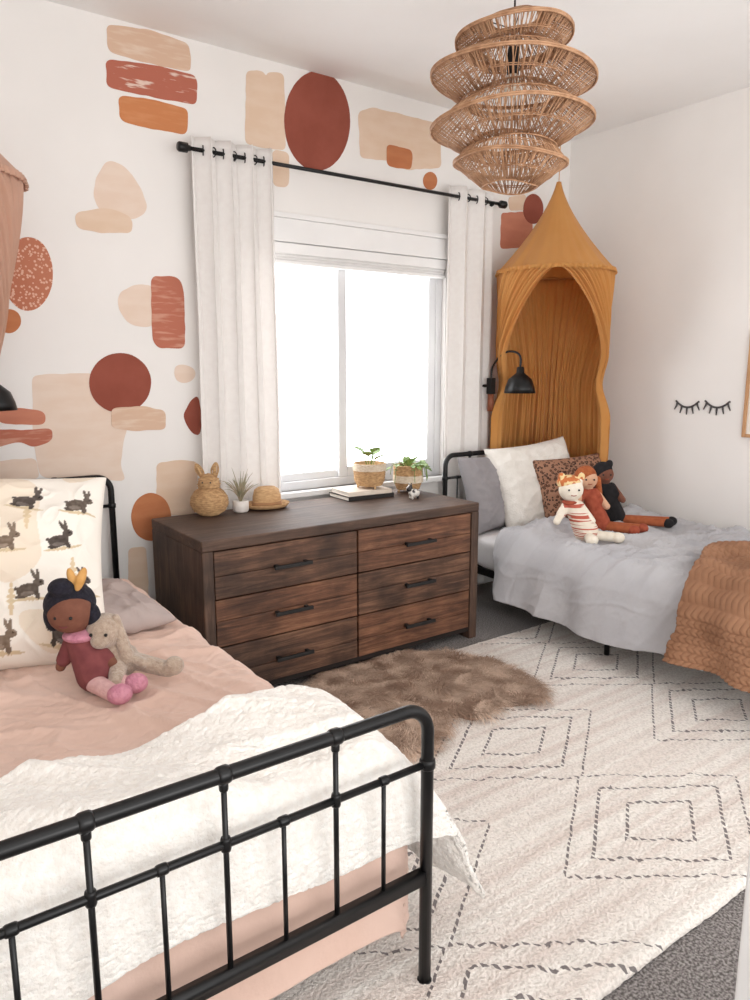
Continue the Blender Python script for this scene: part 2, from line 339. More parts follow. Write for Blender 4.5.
for c in range(2):
    for r in range(3):
        xa=X0+PW+.003+c*(cw+.005); xb=xa+cw-.004; za=.066+r*(rh+.001); zb=za+rh-.005
        g=Geo(); zs_=za+(zb-za)*(.42,.55,.48)[r]; g.box((xa,Y0+.003,za),(xb,Y0+.05,zs_-.0008)); g.box((xa,Y0+.004,zs_+.0008),(xb,Y0+.05,zb))
        d=g.obj("drawer",(wl if (c+r)%2 else wx),parent=dr,smooth=False,bevel=.003)
        xm=(xa+xb)/2; zm=(za+zb)/2
        g=Geo(); g.box((xm-.09,Y0-.034,zm-.008),(xm+.09,Y0-.022,zm+.008))
        for sx in (-.07,.07): g.box((xm+sx-.008,Y0-.023,zm-.007),(xm+sx+.008,Y0+.005,zm+.007))
        g.obj("handle",blackt,parent=d,smooth=False,bevel=.002)
# ------------------------------------------------ dresser top things
wick=mat("wicker_tan",(214,176,130),(176,136,94),scale=60,rough=.8,bump=.8,bscale=110,bdist=.004,stretch=(1,1,2))
wickc=mat("wicker_cream",(238,226,208),(220,202,176),scale=60,rough=.8,bump=.8,bscale=110,bdist=.004,stretch=(1,1,2))
def woven(g,prof,c,rows,n=40,r=.0028):
    for k in range(rows+1):
        t=k/rows*(len(prof)-1); i=min(int(t),len(prof)-2); f=t-i
        R_=prof[i][0]*(1-f)+prof[i+1][0]*f; Z=prof[i][1]*(1-f)+prof[i+1][1]*f
        g.tube([(c[0]+(R_+.0012*(-1)**(q+k))*cos(2*pi*q/n),c[1]+(R_+.0012*(-1)**(q+k))*sin(2*pi*q/n),c[2]+Z) for q in range(n)],r,5,closed=True)
def sc(prof,k): return [(r*k,z*k) for r,z in prof]
p=PZ(210,515,ZT)
bb=thing("wicker_basket","small wicker bunny shaped lidded basket on the dresser","basket",p)
K=1.18; prof=sc([(.035,.004),(.06,.02),(.072,.045),(.07,.07),(.056,.092),(.04,.104)],K)
g=Geo(); g.lathe([(0,0.002)]+prof,p,30); woven(g,prof,p,16); g.obj("basket_body",wick,parent=bb)
hp=p+Vector((0,0,.104*K)); prof2=sc([(.04,0),(.043,.018),(.038,.038),(.022,.052),(.004,.058)],K)
g=Geo(); g.lathe(prof2,hp,24); woven(g,prof2,hp,8,30,.0024); lid=g.obj("basket_lid",wick,parent=bb)
for s in (-1,1):
    e=hp+cr*(s*.026)+Vector((0,0,.052)); tip=e+cr*(s*.020-.012)+Vector((0,0,.068 if s<0 else .075)); g=Geo()
    pp=chaikin([e+cr*.008, e.lerp(tip,.5)+cr*.018, tip+cr*.004, e.lerp(tip,.5)-cr*.018, e-cr*.008],2,False); g.tube(pp,.0045,8); g.tube([e,e.lerp(tip,.5),tip-Vector((0,0,.006))],[.007,.010,.004],8); g.obj("ear",wick,parent=lid)
for s in (-1,1):
    g=Geo(); g.ell(hp-cf*.048+cr*(s*.018)+Vector((0,0,.026)),.0038); g.obj("eye",blackt,parent=lid)
p=PZ(241,512,ZT)
pt=thing("potted_air_plant","wispy green air plant in a white ceramic cup","potted plant",p)
g=Geo(); g.lathe([(0,.001),(.030,.001),(.037,.009),(.038,.055),(.035,.057),(.034,.05),(0,.048)],p,28); g.obj("pot",mat("white_ceramic",(236,230,224),(228,220,212),scale=20,rough=.4),parent=pt)
g=Geo()
for k in range(34):
    a=random.uniform(0,2*pi); l=random.uniform(.12,.21); sp=random.uniform(.02,.10)
    g.tube([p+Vector((cos(a)*sp*t**1.3*1.2,sin(a)*sp*t**1.3*1.2,.045+l*(t-.3*t*t*(sp/.06)))) for t in (0,.25,.5,.75,1)],[.003,.0028,.0022,.0015,.0005],5)
g.obj("leaves",mat("dusty_green_leaf",(146,148,118),(190,170,144),scale=30,rough=.6),parent=pt)
p=PZ(267,508,ZT)
hat=thing("straw_hat","tan straw fedora hat with a curled brim on the dresser","hat",p)
strawm=mat("straw",(216,178,132),(192,150,106),scale=50,rough=.8,bump=.6,bscale=260,bdist=.002,stretch=(1,1,3))
hk=1.0
g=Geo(); g.lathe(sc([(.064,.012),(.062,.06),(.054,.092),(.038,.104),(.02,.1),(0,.096)],hk),p,36,fn=lambda r,z,a:r*(1+.12*cos(2*a)))
g.lathe(sc([(.062,.014),(.078,.006),(.090,.008),(.102,.024),(.102,.027),(.090,.012),(.078,.010),(.062,.018)],hk),p,36,fn=lambda r,z,a:r*(1+.1*cos(2*a))); g.obj("hat_body",strawm,parent=hat)
g=Geo(); g.lathe(sc([(.0655,.014),(.0655,.034)],hk),p,36,fn=lambda r,z,a:r*(1+.12*cos(2*a))); g.obj("hat_band",mat("tan_ribbon",(176,132,92)),parent=hat,solid=.002)
# books
p=PZ(368,498,ZT)+Vector((0,.06,0))
pages=mat("book_pages",(238,232,222),(226,218,206),scale=80,rough=.9,stretch=(1,1,12))
def book(p,w,d,h,cm,label,rot):
    b=thing("book",label,"book",p,group="stacked books on the dresser"); b.rotation_euler=(0,0,rot)
    g=Geo(); g.box((-w/2,-d/2,0),(w/2,d/2,.003)); g.box((-w/2,-d/2,h-.003),(w/2,d/2,h)); g.box((-w/2,-d/2,.003),(w/2,-d/2+.004,h-.003))
    g.obj("cover",cm,parent=b,world=False,smooth=False,bevel=.001)
    g=Geo(); g.box((-w/2+.004,-d/2+.0045,.0032),(w/2-.004,d/2-.004,h-.0032)); g.obj("pages",pages,parent=b,world=False,smooth=False)
book(p,.28,.2,.022,mat("black_cover",(34,30,30),(44,40,38)),"black hardcover book lying flat under a white book",-.03)
book(p+Vector((0,0,.022)),.26,.19,.022,mat("ivory_cover",(232,220,206),(220,206,190)),"ivory hardcover book on top of a black book",-.08)
zb=ZT+.044
def leafgeo(g,base,dirv,L,W,droop=.3,n=8,cup=.2):
    dirv=Vector(dirv).normalized(); side=dirv.cross(Vector((0,0,1))); side=side.normalized() if side.length>.1 else Vector((1,0,0)); nrm=side.cross(dirv)
    def f(s,t):
        w=W*sin(pi*min(.999,max(.02,t))**.8)
        x=(s-.5)*2
        return Vector(base)+dirv*L*t-Vector((0,0,1))*droop*L*t*t+side*w*x+nrm*(cup*W*x*x)
    g.grid(f,4,n)
leafm=mat("fresh_green_leaf",(104,138,66),(146,170,98),scale=30,rough=.45)
palew=mat("pale_wood",(220,186,144),(204,166,124))
def planter(g,prof,c,K):
    prof=sc(prof,K); zt_=prof[-1][1]; r_=prof[-1][0]
    g.lathe([(0,prof[0][1])]+prof+[(r_-.005,zt_),(r_-.008,zt_-.012),(0,zt_-.012)],c,30)
    woven(g,prof,c,18,36,.0028)
p1=Vector((p.x+.045,p.y-.01,zb))
pl=thing("potted_plant","young green plant in a tan wicker planter on the books","potted plant",p1)
K=1.42; g=Geo(); planter(g,[(.046,.012),(.055,.03),(.058,.06),(.058,.092)],p1,K); g.obj("planter",wick,parent=pl)
g=Geo(); woven(g,sc([(.0595,.068),(.0595,.090)],K),p1,5,36,.0034); g.obj("planter_rim",wickc,parent=pl)
for k in range(3):
    g=Geo(); a=2*pi*k/3+.4; q=p1+Vector((cos(a)*.060,sin(a)*.060,0)); g.tube([q,q+Vector((0,0,.02)),q+Vector((0,0,.045))],.006,8); g.obj("planter_foot",palew,parent=pl)
g=Geo()
for k,(a,h) in enumerate(((.3,.06),(2.2,.075),(3.9,.06),(5.2,.04),(4.6,.08))):
    q=p1+Vector((.012*cos(a),.012*sin(a),.11)); t=q+Vector((.022*cos(a),.022*sin(a),h)); g.tube([q,t],.0024,6); leafgeo(g,t,(cos(a),sin(a),.7),.07,.032,.2)
g.obj("leaves",leafm,parent=pl,solid=.001)
p2=PZ(409,494,ZT)+Vector((.04,.06,0))
pl=thing("trailing_plant","leafy trailing plant in a cream woven pot on small feet","potted plant",p2)
for k in range(3):
    g=Geo(); a=2*pi*k/3+.9; q=p2+Vector((cos(a)*.056,sin(a)*.056,0)); g.tube([q,q+Vector((0,0,.035))],.006,8); g.obj("planter_foot",palew,parent=pl)
p2b=p2+Vector((0,0,.02)); g=Geo(); planter(g,[(.046,0),(.056,.025),(.060,.06),(.060,.098)],p2b,1.3); g.obj("planter",wick,parent=pl)
g=Geo(); woven(g,sc([(.0612,.03),(.0612,.055)],1.3),p2b,6,36,.0034); g.obj("planter_band",wickc,parent=pl)
g=Geo()
for k in range(14):
    a=random.uniform(0,2*pi); r0=.03; l=random.uniform(.02,.11)
    q=p2b+Vector((cos(a)*r0,sin(a)*r0,.12)); e=p2b+Vector((cos(a)*.095,sin(a)*.095,.145)); e2=e+Vector((cos(a)*.012,sin(a)*.012,-l)); path=chaikin([q,e,e2],2,False); g.tube(path,.0013,5)
    for t in (1,3,5,7): 
        if t<len(path): leafgeo(g,path[t],(cos(a+random.uniform(-1,1)),sin(a+random.uniform(-1,1)),random.uniform(-.2,.7)),.034,.014,.3,5)
for k in range(11):
    a=random.uniform(0,2*pi); leafgeo(g,p2b+Vector((0,0,.115)),(cos(a),sin(a),1.5),.10,.020,.3,6)
g.obj("leaves",leafm,parent=pl,solid=.001)
p3=PZ(414,499,ZT)
fg=thing("figurine","small white ceramic animal figurine with black markings","figurine",p3)
g=Geo(); g.ell(p3+Vector((0,0,.032)),(.034,.022,.022)); g.ell(p3+Vector((-.030,0,.056)),(.019,.016,.017))
for sx in (-.018,.018):
    for sy in (-.01,.01): g.cap(p3+Vector((sx,sy,.006)),p3+Vector((sx,sy,.026)),.006,.007)
g.cap(p3+Vector((-.026,.008,.068)),p3+Vector((-.026,.009,.084)),.005,.004); g.cap(p3+Vector((-.026,-.008,.068)),p3+Vector((-.026,-.009,.084)),.005,.004)
g.obj("figurine_body",mat("speckled_ceramic",(232,228,220),(48,44,44),scale=45,rough=.4,lo=.5,hi=.56),parent=fg,remesh=.002)
# ------------------------------------------------ beds
def arch(g,x0,x1,y,zt,z0,rc,r):
    P=[(x0,y,z0)]
    for k in range(9): a=pi/2*k/8; P.append((x0+rc-rc*cos(a),y,zt-rc+rc*sin(a)))
    for k in range(9): a=pi/2*(1-k/8); P.append((x1-rc+rc*cos(a),y,zt-rc+rc*sin(a)))
    P.append((x1,y,z0)); g.tube(P,r,16)
def joint(g,x,y,z,ax,r=.016,l=.016):
    d=Vector((1,0,0)) if ax==0 else Vector((0,0,1)); c=Vector((x,y,z))
    g.tube([c-d*l,c-d*l*.7,c-d*l*.3,c+d*l*.3,c+d*l*.7,c+d*l],[r*.86,r*.98,r,r,r*.98,r*.86],14)
def bed_frame(x0,x1,yh,yf,label,zh,zf,zmid,zlow,zside,tr=.0138,inset=0.):
    b=thing("metal_bed",label,"bed",((x0+x1)/2,(yh+yf)/2,0),group="black metal beds")
    for nm,y,zt,zm in (("headboard",yh,zh,zh-.13),("footboard",yf,zf,zmid)):
        g=Geo(); arch(g,x0,x1,y,zt,0,.06,tr)
        g.tube([(x0,y,zm),(x1,y,zm)],.0078,10); g.box((x0,y-.011,zlow-.015),(x1,y+.011,zlow+.015))
        n=6; sp=(x1-x0)/n
        for k in range(1,2*n):
            x=x0+sp*k/2
            if k%2==0:
                g.tube([(x,y,zlow),(x,y,zt)],.0056,8); joint(g,x,y,zt,0,tr*1.22,.012); joint(g,x,y,zm,2,.0100,.013); joint(g,x,y,zt-.022,2,.0085,.008)
            else:
                g.tube([(x,y,zlow),(x,y,zm)],.0048,8); joint(g,x,y,zm,0,.0104,.010)
        for x in (x0,x1): joint(g,x,y,zm,2,.0178,.011); g.tube([(x,y,0),(x,y,.02)],tr+.003,12)
        g.obj(nm,blackm,parent=b)
    for x,sg in ((x0,1),(x1,-1)):
        x=x+sg*inset
        g=Geo(); g.box((x-.012,yf+.085,zside-.02),(x+.012,yh,zside+.02)); g.obj("side_rail",blackm,parent=b,smooth=False,bevel=.002)
        g=Geo(); g.tube([(x,yh*.5+yf*.5,0),(x,yh*.5+yf*.5,zside)],.0135,10); g.obj("leg",blackm,parent=b)
    for k in range(8):
        g=Geo(); y=yf+(yh-yf)*(k+.5)/8; g.box((x0+inset,y-.02,zside),(x1-inset,y+.02,zside+.012)); g.obj("slat",blackm,parent=b,smooth=False)
    return b
LX0,LX1,LYH,LYF=-.45,.938,3.30,1.11
bed_frame(LX0,LX1,LYH,LYF,"black iron bed frame with spindle footboard and pink bedding",.905,.68,.547,.283,.283,inset=.05)
RX0,RX1,RYH,RYF=2.775,3.90,3.16,1.0
bed_frame(RX0,RX1,RYH,RYF,"black metal bed frame with an arched headboard and gray bedding",.885,.50,.42,.27,.24,inset=.10)
def softbox(g,a,b):
    a=Vector(a);b=Vector(b); c=(a+b)/2; h=(b-a)/2
    base=Geo(); base.ell((0,0,0),1,nu=64,nv=32)
    vs=[]
    for v in base.v:
        m=max(abs(v.x),abs(v.y),abs(v.z)); q=v/m
        k=(abs(q.x)**8+abs(q.y)**8+abs(q.z)**8)**(1/8); q=q/k
        vs.append(c+Vector((q.x*h.x,q.y*h.y,q.z*h.z)))
    g.add(vs,base.f)
sheet=mat("white_sheet",(236,234,234),(226,224,226),scale=10,rough=.9,bump=.2,bscale=20,bdist=.01)
g=Geo(); softbox(g,(LX0+.06,LYF+.115,.297),(LX1-.09,LYH-.04,.485)); tag(g.obj("mattress",sheet,base=(.26,2.2,.297)),"white mattress on the bed with pink bedding","mattress",group="bed mattresses")
g=Geo(); softbox(g,(RX0+.05,RYF+.05,.254),(RX1-.01,RYH-.03,.455)); tag(g.obj("mattress",sheet,base=(3.35,2.1,.254)),"white mattress on the bed with gray bedding","mattress",group="bed mattresses")
def fold1(p,lo,hi,r):
    if lo<=p<=hi: return p,0.,0.
    e=(p-hi) if p>hi else (lo-p); sg=1 if p>hi else -1; b=hi if p>hi else lo
    if e<r*pi/2: return b+sg*r*sin(e/r), r*(1-cos(e/r)), 0.
    return b+sg*r, r+(e-r*pi/2), sg*1.
def drape(g,p0,p1,q0,q1,xe,ye,zt,r,nu,nv,disp,edge=None,ruf=.02,seed=0,ruk=14,flare=.12,zmin=.03,fine=None,mixk=.5):
    def f(s,t):
        p=p0+(p1-p0)*s; q=q0+(q1-q0)*t
        if edge: p,q=edge(p,q,s,t)
        x,dx,sx=fold1(p,xe[0],xe[1],r); y,dy,sy=fold1(q,ye[0],ye[1],r)
        drop=max(dx,dy)+mixk*min(dx,dy); d=disp(p,q); fd=fine(p,q) if fine else 0.
        kx=min(1,dx/.08); ky=min(1,dy/.08)
        z=zt-drop+(d+fd)*(1-max(kx,ky))
        sgx=1 if p>xe[1] else -1; sgy=1 if q>ye[1] else -1
        fl=flare(p,q) if callable(flare) else flare
        rx=ruf*(sin(ruk*q+2.2*nz(q*3,drop*2,seed))+.6*nz(q*9,drop*3,seed+2))*min(1,dx/.2)
        ry=ruf*(sin(ruk*p+2.2*nz(p*3,drop*2,seed+5))+.6*nz(p*9,drop*3,seed+7))*min(1,dy/.2)
        if dx>0: x+=sgx*(abs(d)*.6*kx+rx+ruf*kx+fl*dx+fd*kx)
        if dy>0: y+=sgy*(abs(d)*.12*ky+max(ry,-.004)*.3+fd*ky)
        return Vector((x,y,max(z,zmin+.01*nz(p*8,q*8))))
    g.grid(f,nu,nv)
def crease(x,y,s,seed):
    v=max(0,wr(x,y,s,seed)); return v**4
def rot(p,q,a): return p*cos(a)-q*sin(a),p*sin(a)+q*cos(a)
def pinkd(p,q):
    a1,b1=rot(p,q,.5); a2,b2=rot(p,q,-.35)
    return .012*wr(p,q,2.2,1)+.016*crease(a1*.6,b1*1.9,3.4,4)+.010*crease(a2*1.8,b2*.6,4.6,9)+.005*crease(a1*.7,b1*2.2,9,12)+.003*crease(a2,b2*2,16,14)+.02
duvp=mat("dusty_pink_linen",(227,196,181),(220,187,171),scale=4,rough=.95,bump=.25,bscale=70,bdist=.004,sheen=.2)
g=Geo(); drape(g,LX0-.2,LX1+.16,LYF+.05-.33,2.95,(LX0+.06,LX1-.09),(LYF+.125,3.2),.49,.05,260,400,pinkd,ruf=.010,seed=3,flare=.03,mixk=.15)
tag(g.obj("duvet",duvp,base=(.26,2.0,.49),solid=.006),"wrinkled dusty pink linen duvet on the black iron bed","duvet")
def smooth_(x): x=max(0,min(1,x)); return x*x*(3-2*x)
def sdisp(p,q):
    a,b=rot(p,q,.55)
    f1=nz(a*1.6,b*5.2,21); f2=nz(a*2.6+4,b*8.5,27)
    return pinkd(p,q)*.5+.034+.075*smooth_(.5+1.3*f1)*.75+.028*smooth_(.45+1.4*f2)
def sfine(p,q):
    return .0018*nz(p*42,q*42,3)+.0026*(1-2*abs(nz(p*70,q*70,5)))
sherm=mat("cream_sherpa",(252,248,242),(244,237,229),scale=60,rough=1,bump=.55,bscale=120,bdist=.010,sheen=.5)
g=Geo(); 
def sedge(p,q,s,t):
    lowf=(1-t)**2*(.09*smooth_((p+.1)/.75)+.025*sin(p*6))
    q=q+ t*(.05*sin(p*4.2+.4)+.04*nz(p*3,0,8)+ (.12*(min(p,.95)-.45))) + lowf
    return p+.02*nz(q*3,3,2),q
drape(g,LX0-.1,LX1+.30,LYF+.04-.18,1.45,(LX0+.06,LX1-.085),(LYF+.115,3.2),.50,.055,420,240,sdisp,edge=sedge,ruf=.020,seed=11,ruk=14,flare=lambda p,q:.12+.36*smooth_((1.7-q)/.6),fine=sfine,mixk=.45)
tag(g.obj("throw_blanket",sherm,base=(.3,1.3,.53),solid=.014),"cream sherpa throw bunched over the foot of the bed","blanket")
gray=mat("gray_blue_linen",(190,189,192),(180,179,183),scale=5,rough=.95,bump=.25,bscale=70,bdist=.004,sheen=.15)
def grayd(p,q):
    k=.5 if p<2.89 else 1
    a1,b1=rot(p,q,.6); a2,b2=rot(p,q,-.5)
    b=.020*wr(p*.9,q*1.2,2.4,51)+k*(.024*crease(a1*.7,b1*1.8,3.2,55)+.018*crease(a2*1.7,b2*.7,4.4,58)+.009*crease(a1*.8,b1*2,8,60)+.004*crease(a2,b2*2,15,62))+.02
    return b+.045*max(0,1-abs(q-2.66-.05*sin(p*8))/.12)
g=Geo()
def gedge(p,q,s,t): return p+.02*sin(q*5)*(1-s),q+ t*(-.10*(1-s)+.06*sin(p*7))
drape(g,2.885-.33,RX1-.03,RYF+.02,2.82,(2.89,RX1+.2),(RYF-.5,3.3),.460,.05,240,400,grayd,edge=gedge,ruf=.026,seed=31,ruk=13,flare=.16)
tag(g.obj("duvet",gray,base=(3.4,2.1,.45),solid=.012),"rumpled pale gray linen duvet draped over the bed side","duvet")
knit=mat("caramel_knit",(160,118,90),(140,100,74),scale=6,rough=1,bump=.4,bscale=300,bdist=.003,lo=.4,hi=.6)
def kd(p,q):
    a,b=rot(p,q,.4)
    return .05+.075*smooth_(.5+1.2*nz(a*2,b*6,71))*.8+.02*nz(p*6,q*6,73)+.03*max(0,1-abs(q-1.58-.04*sin(p*9))/.10)
def kf(p,q):
    c=p/.034; col=floor(c); fx=c-col; a=abs(fx-.5)*2
    rr=q/.026 + .6*a + (.5 if col%2 else 0)
    return .012*(1-a**3)*(.25+.75*abs(sin(pi*rr)))
g=Geo()
def kedge(p,q,s,t): return p,q+t*(.07*sin(p*6+1)+.04*nz(p*6,1,3))
drape(g,2.885-.32,RX1-.12,RYF+.05,1.70,(2.89,RX1+.2),(RYF-.5,3.3),.470,.07,420,240,kd,edge=kedge,ruf=.03,seed=41,ruk=20,flare=.20,fine=kf)
tag(g.obj("throw_blanket",knit,base=(3.4,1.5,.48),solid=.016),"caramel brown chunky knit throw over the bed side","blanket")
# ------------------------------------------------ pillows
def pillow(name,c,w,h,th,rot,m,label,group=None,cfn=None,n=60,seed=0,cat="pillow"):
    M=Matrix.Translation(Vector(c))@Euler(rot).to_matrix().to_4x4()
    g=Geo()
    for sg in (1,-1):
        def f(s,t):
            x=2*s-1;y=2*t-1
            k=max(0,(1-abs(x)**2.6))*max(0,(1-abs(y)**2.6))
            z=sg*th/2*(k**.42)*(1+.14*nz(x*2,y*2,seed+sg))+ .010*wr(x,y,2.2,seed)*min(1,k*3)+.007*crease(x,y,3,seed+3)*min(1,k*4)
            return (x*w/2*(1-.075*(1-y*y)),y*h/2*(1-.075*(1-x*x)),z)
        g.grid(f if sg==1 else (lambda s,t: f(1-s,t)),n,n,(lambda s,t,sg=sg:(cfn(s,t) if sg==1 else cfn(0,0))) if cfn else None)
    g.xf(M); o=g.obj(name,m,base=c); tag(o,label,cat,group)
    o.modifiers.new("weld",'WELD').merge_threshold=.0006
    return o
def colmat(name,rough=.9,bump=.2,bscale=60):
    m=bpy.data.materials.new(name); m.use_nodes=True; nt=m.node_tree; b=nt.nodes["Principled BSDF"]; b.inputs["Roughness"].default_value=rough
    a=nt.nodes.new("ShaderNodeAttribute"); a.attribute_name="Col"; nt.links.new(a.outputs["Color"],b.inputs["Base Color"])
    n=nt.nodes.new("ShaderNodeTexNoise"); n.inputs["Scale"].default_value=bscale; bp=nt.nodes.new("ShaderNodeBump"); bp.inputs["Strength"].default_value=bump; bp.inputs["Distance"].default_value=.005
    tc=nt.nodes.new("ShaderNodeTexCoord"); nt.links.new(tc.outputs["Object"],n.inputs[0])
    nt.links.new(n.outputs["Fac"],bp.inputs["Height"]); nt.links.new(bp.outputs[0],b.inputs["Normal"]); return m
bun=[]
random.seed(3)
for j in range(4):
    for i in range(4):
        bun.append(((i+.5+.4*(j%2)+random.uniform(-.1,.1))/4.4,(j+.5+random.uniform(-.1,.1))/4.3,random.choice((-1,1)),random.uniform(-.25,.25),random.choice((0,0,1,2,1))))
def inel(x,y,cx_,cy_,a,b,r=0):
    dx=x-cx_;dy=y-cy_; c,s=cos(r),sin(r); u=dx*c+dy*s; v=-dx*s+dy*c; return (u/a)**2+(v/b)**2<1
def bunc(s,t):
    for bx,by,fl,r,k in bun:
        dx=(s-bx)/.092; dy=(t-by)/.092
        if abs(dx)>1.1 or abs(dy)>1.3: continue
        c,sn=cos(r),sin(r); dx,dy=(dx*c+dy*sn)*fl,-dx*sn+dy*c
        base=((84,74,68),(128,110,94),(100,88,78))[k]; sh=22*nz(s*60,t*60,3)+14*dy
        if inel(dx,dy,-.15,-.38,.3,.12): sh+=34
        if inel(dx,dy,.52,.2,.05,.05): sh=-60
        col=lin(tuple(max(20,min(240,x+sh)) for x in base))
        if inel(dx,dy,-.1,-.2,.52,.34,.2) or inel(dx,dy,.44,.18,.25,.20) or inel(dx,dy,.26,.62,.085,.32,.28) or inel(dx,dy,.44,.62,.08,.30,0) or inel(dx,dy,.3,-.5,.12,.2) or inel(dx,dy,-.42,-.5,.28,.11) or inel(dx,dy,-.6,-.05,.1,.1): return col
        if inel(dx,dy,-.0,-.66,.95,.09+.08*nz(dx*9,1)) : return lin((216,196,162))
    for ux,uy in ((.40,.34),(.14,.62),(.66,.72),(.30,.88),(.86,.42),(.60,.28)):
        dx=(s-ux)/.035; dy=(t-uy)/.08
        if abs(dx)<1 and abs(dy)<1 and abs(dx)<.12+.5*abs(sin(dy*9))*(1-abs(dy)): return lin((222,200,166))
    n=nz(s*4,t*4,5)
    return lin((248,241,231)) if n<.15 else lin((241,226,207))
pillow("pillow",(.315,2.41,.775),.68,.64,.26,(radians(56),radians(4),radians(-12)),colmat("bunny_print_linen"),"large cream pillow printed with dark bunnies on pink bedding",cfn=bunc,n=220,seed=2)
pinkp=mat("pink_pillowcase",(226,192,176),(217,181,164),scale=6,rough=.95,bump=.3,bscale=30)
pillow("pillow",(.10,2.84,.67),.60,.42,.17,(radians(44),0,radians(4)),pinkp,"dusty pink pillow propped behind the bunny pillow",seed=7)
pillow("pillow",(.63,2.52,.56),.40,.46,.12,(radians(3),0,radians(4)),mat("mauve_gray_pillowcase",(190,174,168),(176,161,157),scale=6,rough=.95,bump=.3,bscale=30),"mauve gray pillow lying flat by the bunny pillow",seed=9)
pillow("pillow",(3.06,3.06,.66),.46,.46,.15,(radians(72),0,radians(4)),mat("slate_gray_linen",(154,150,152),(142,138,141),scale=6,rough=.95,bump=.3,bscale=60),"gray linen pillow against the black headboard",seed=12)
pillow("pillow",(3.30,2.94,.695),.56,.54,.19,(radians(66),radians(-6),radians(-14)),mat("white_textured_linen",(240,236,229),(231,226,218),scale=20,rough=.95,bump=.5,bscale=120),"white textured square pillow beside the leopard pillow",seed=14)
leo=mat("leopard_fabric",(150,104,80),(138,92,70),scale=8,rough=.9)
nt=leo.node_tree; tcx=nt.nodes.new("ShaderNodeTexCoord"); vo=nt.nodes.new("ShaderNodeTexVoronoi"); vo.inputs["Scale"].default_value=60; nt.links.new(tcx.outputs["Object"],vo.inputs[0])
rp=nt.nodes.new("ShaderNodeValToRGB"); rp.color_ramp.interpolation='CONSTANT'; e=rp.color_ramp.elements; e[0].position=0; e[0].color=lin((122,80,60)); e[1].position=.45; e[1].color=lin((160,118,94)); x=e.new(.27); x.color=lin((62,42,36))
nt.links.new(vo.outputs["Distance"],rp.inputs[0]); nt.links.new(rp.outputs[0],nt.nodes["Principled BSDF"].inputs["Base Color"])
pillow("pillow",(3.42,2.76,.67),.46,.44,.16,(radians(64),radians(-4),radians(-20)),leo,"brown leopard print pillow behind the rag dolls",seed=16)
# ------------------------------------------------ plush toys
def part(nm,parent,m,items,remesh=.004,label=None):
    g=Geo()
    for it in items:
        if it[0]=='e': g.ell(it[1],it[2],it[3] if len(it)>3 else (0,0,0))
        else: g.cap(it[1],it[2],it[3],it[4])
    return g.obj(nm,m,parent=parent,remesh=remesh,label=label)
V=Vector
skin=mat("brown_doll_skin",(126,80,62),(114,70,54),scale=30,rough=.9,bump=.2,bscale=200)
navy=mat("navy_yarn_hair",(36,34,46),(24,22,32),scale=70,rough=1,bump=.9,bscale=120,bdist=.006)
maroon=mat("maroon_felt",(130,70,70),(114,58,60),scale=30,rough=1); pinkf=mat("pink_fluff",(210,146,162),(194,126,146),scale=60,rough=1,bump=1,bscale=120,bdist=.006)
pinkl=mat("pale_pink_knit",(230,188,186),(220,174,174),scale=60,rough=1,bump=.6,bscale=150); must=mat("mustard_felt",(214,164,100),(198,146,80),scale=40,rough=1)
back=(-cf); back.z=0; back.normalize(); up=V((0,0,1))
hd=PY(71,612,2.00)
st=V((hd.x+.04,1.95,.560)); 
dl=thing("rag_doll","brown rag doll with navy bun and maroon dress on pink duvet","doll",(st.x,st.y,.53))
ch=hd+V((.02,-.01,-.082))
part("doll_body",dl,skin,[('e',hd,(.060,.054,.056)),('c',hd,ch,.02,.024),('c',ch,st+V((0,0,.02)),.036,.045),('c',ch+cr*.03,ch+cr*.075+V((0,-.03,-.06)),.016,.014),('c',ch-cr*.03,ch-cr*.065+V((0,-.01,-.07)),.016,.014),('c',ch+cr*.075+V((0,-.03,-.06)),ch+cr*.09+V((0,-.06,-.10)),.014,.014)])
h=part("hair",dl,navy,[('e',hd+V((0,.016,.018))-back*.006,(.068,.060,.058)),('e',hd+V((-.02,.0,.07)),(.034,.034,.026)),('e',hd+cr*.054-back*.01+V((0,0,-.015)),(.02,.026,.036)),('e',hd-cr*.054-back*.01+V((0,0,-.015)),(.024,.030,.042))])
part("hair_bow",h,must,[('e',hd+cr*.032+V((0,0,.090)),(.013,.010,.034),(0,.4,0)),('e',hd+cr*.008+V((0,0,.095)),(.011,.010,.028),(0,-.2,0))],.003)
part("collar",dl,pinkf,[('e',ch+V((0,0,.018)),(.050,.047,.018))])
part("dress",dl,maroon,[('c',ch+V((0,0,-.005)),st+V((0,0,.012)),.041,.052),('c',ch+cr*.028,ch+cr*.06+V((0,-.02,-.045)),.021,.020),('c',ch-cr*.028,ch-cr*.055+V((0,-.01,-.05)),.021,.02)])
ft=PZ(118,690,.56)
for k,o_ in enumerate((V((-.015,-.02,0)),V((.03,.015,0)))):
    lg=part("leg",dl,pinkl,[('c',st+o_*.8+V((0,0,-.005)),ft+o_,.026,.022)])
    part("shoe",lg,pinkf,[('e',ft+o_*1.2+V((.012,-.012,.004)),(.032,.030,.026))],.003,label="fluffy pink slipper")
for s in (-1,1):
    g=Geo(); g.ell(hd+back*.052+cr*(s*.02)+V((0,0,.0)),.0045); g.obj("eye",blackt,parent=dl)
g=Geo(); g.tube([hd+back*.053+cr*(.010*a)+V((0,0,-.022-.004*(1-a*a))) for a in (-1,-.5,0,.5,1)],.0018,6); g.obj("mouth",maroon,parent=dl)
taupe=mat("taupe_plush",(188,168,150),(168,146,128),scale=90,rough=1,bump=.9,bscale=180,bdist=.006,sheen=.5)
bs=PY(122,664,1.96); hb=PY(105,631,1.97); bs.z=.59
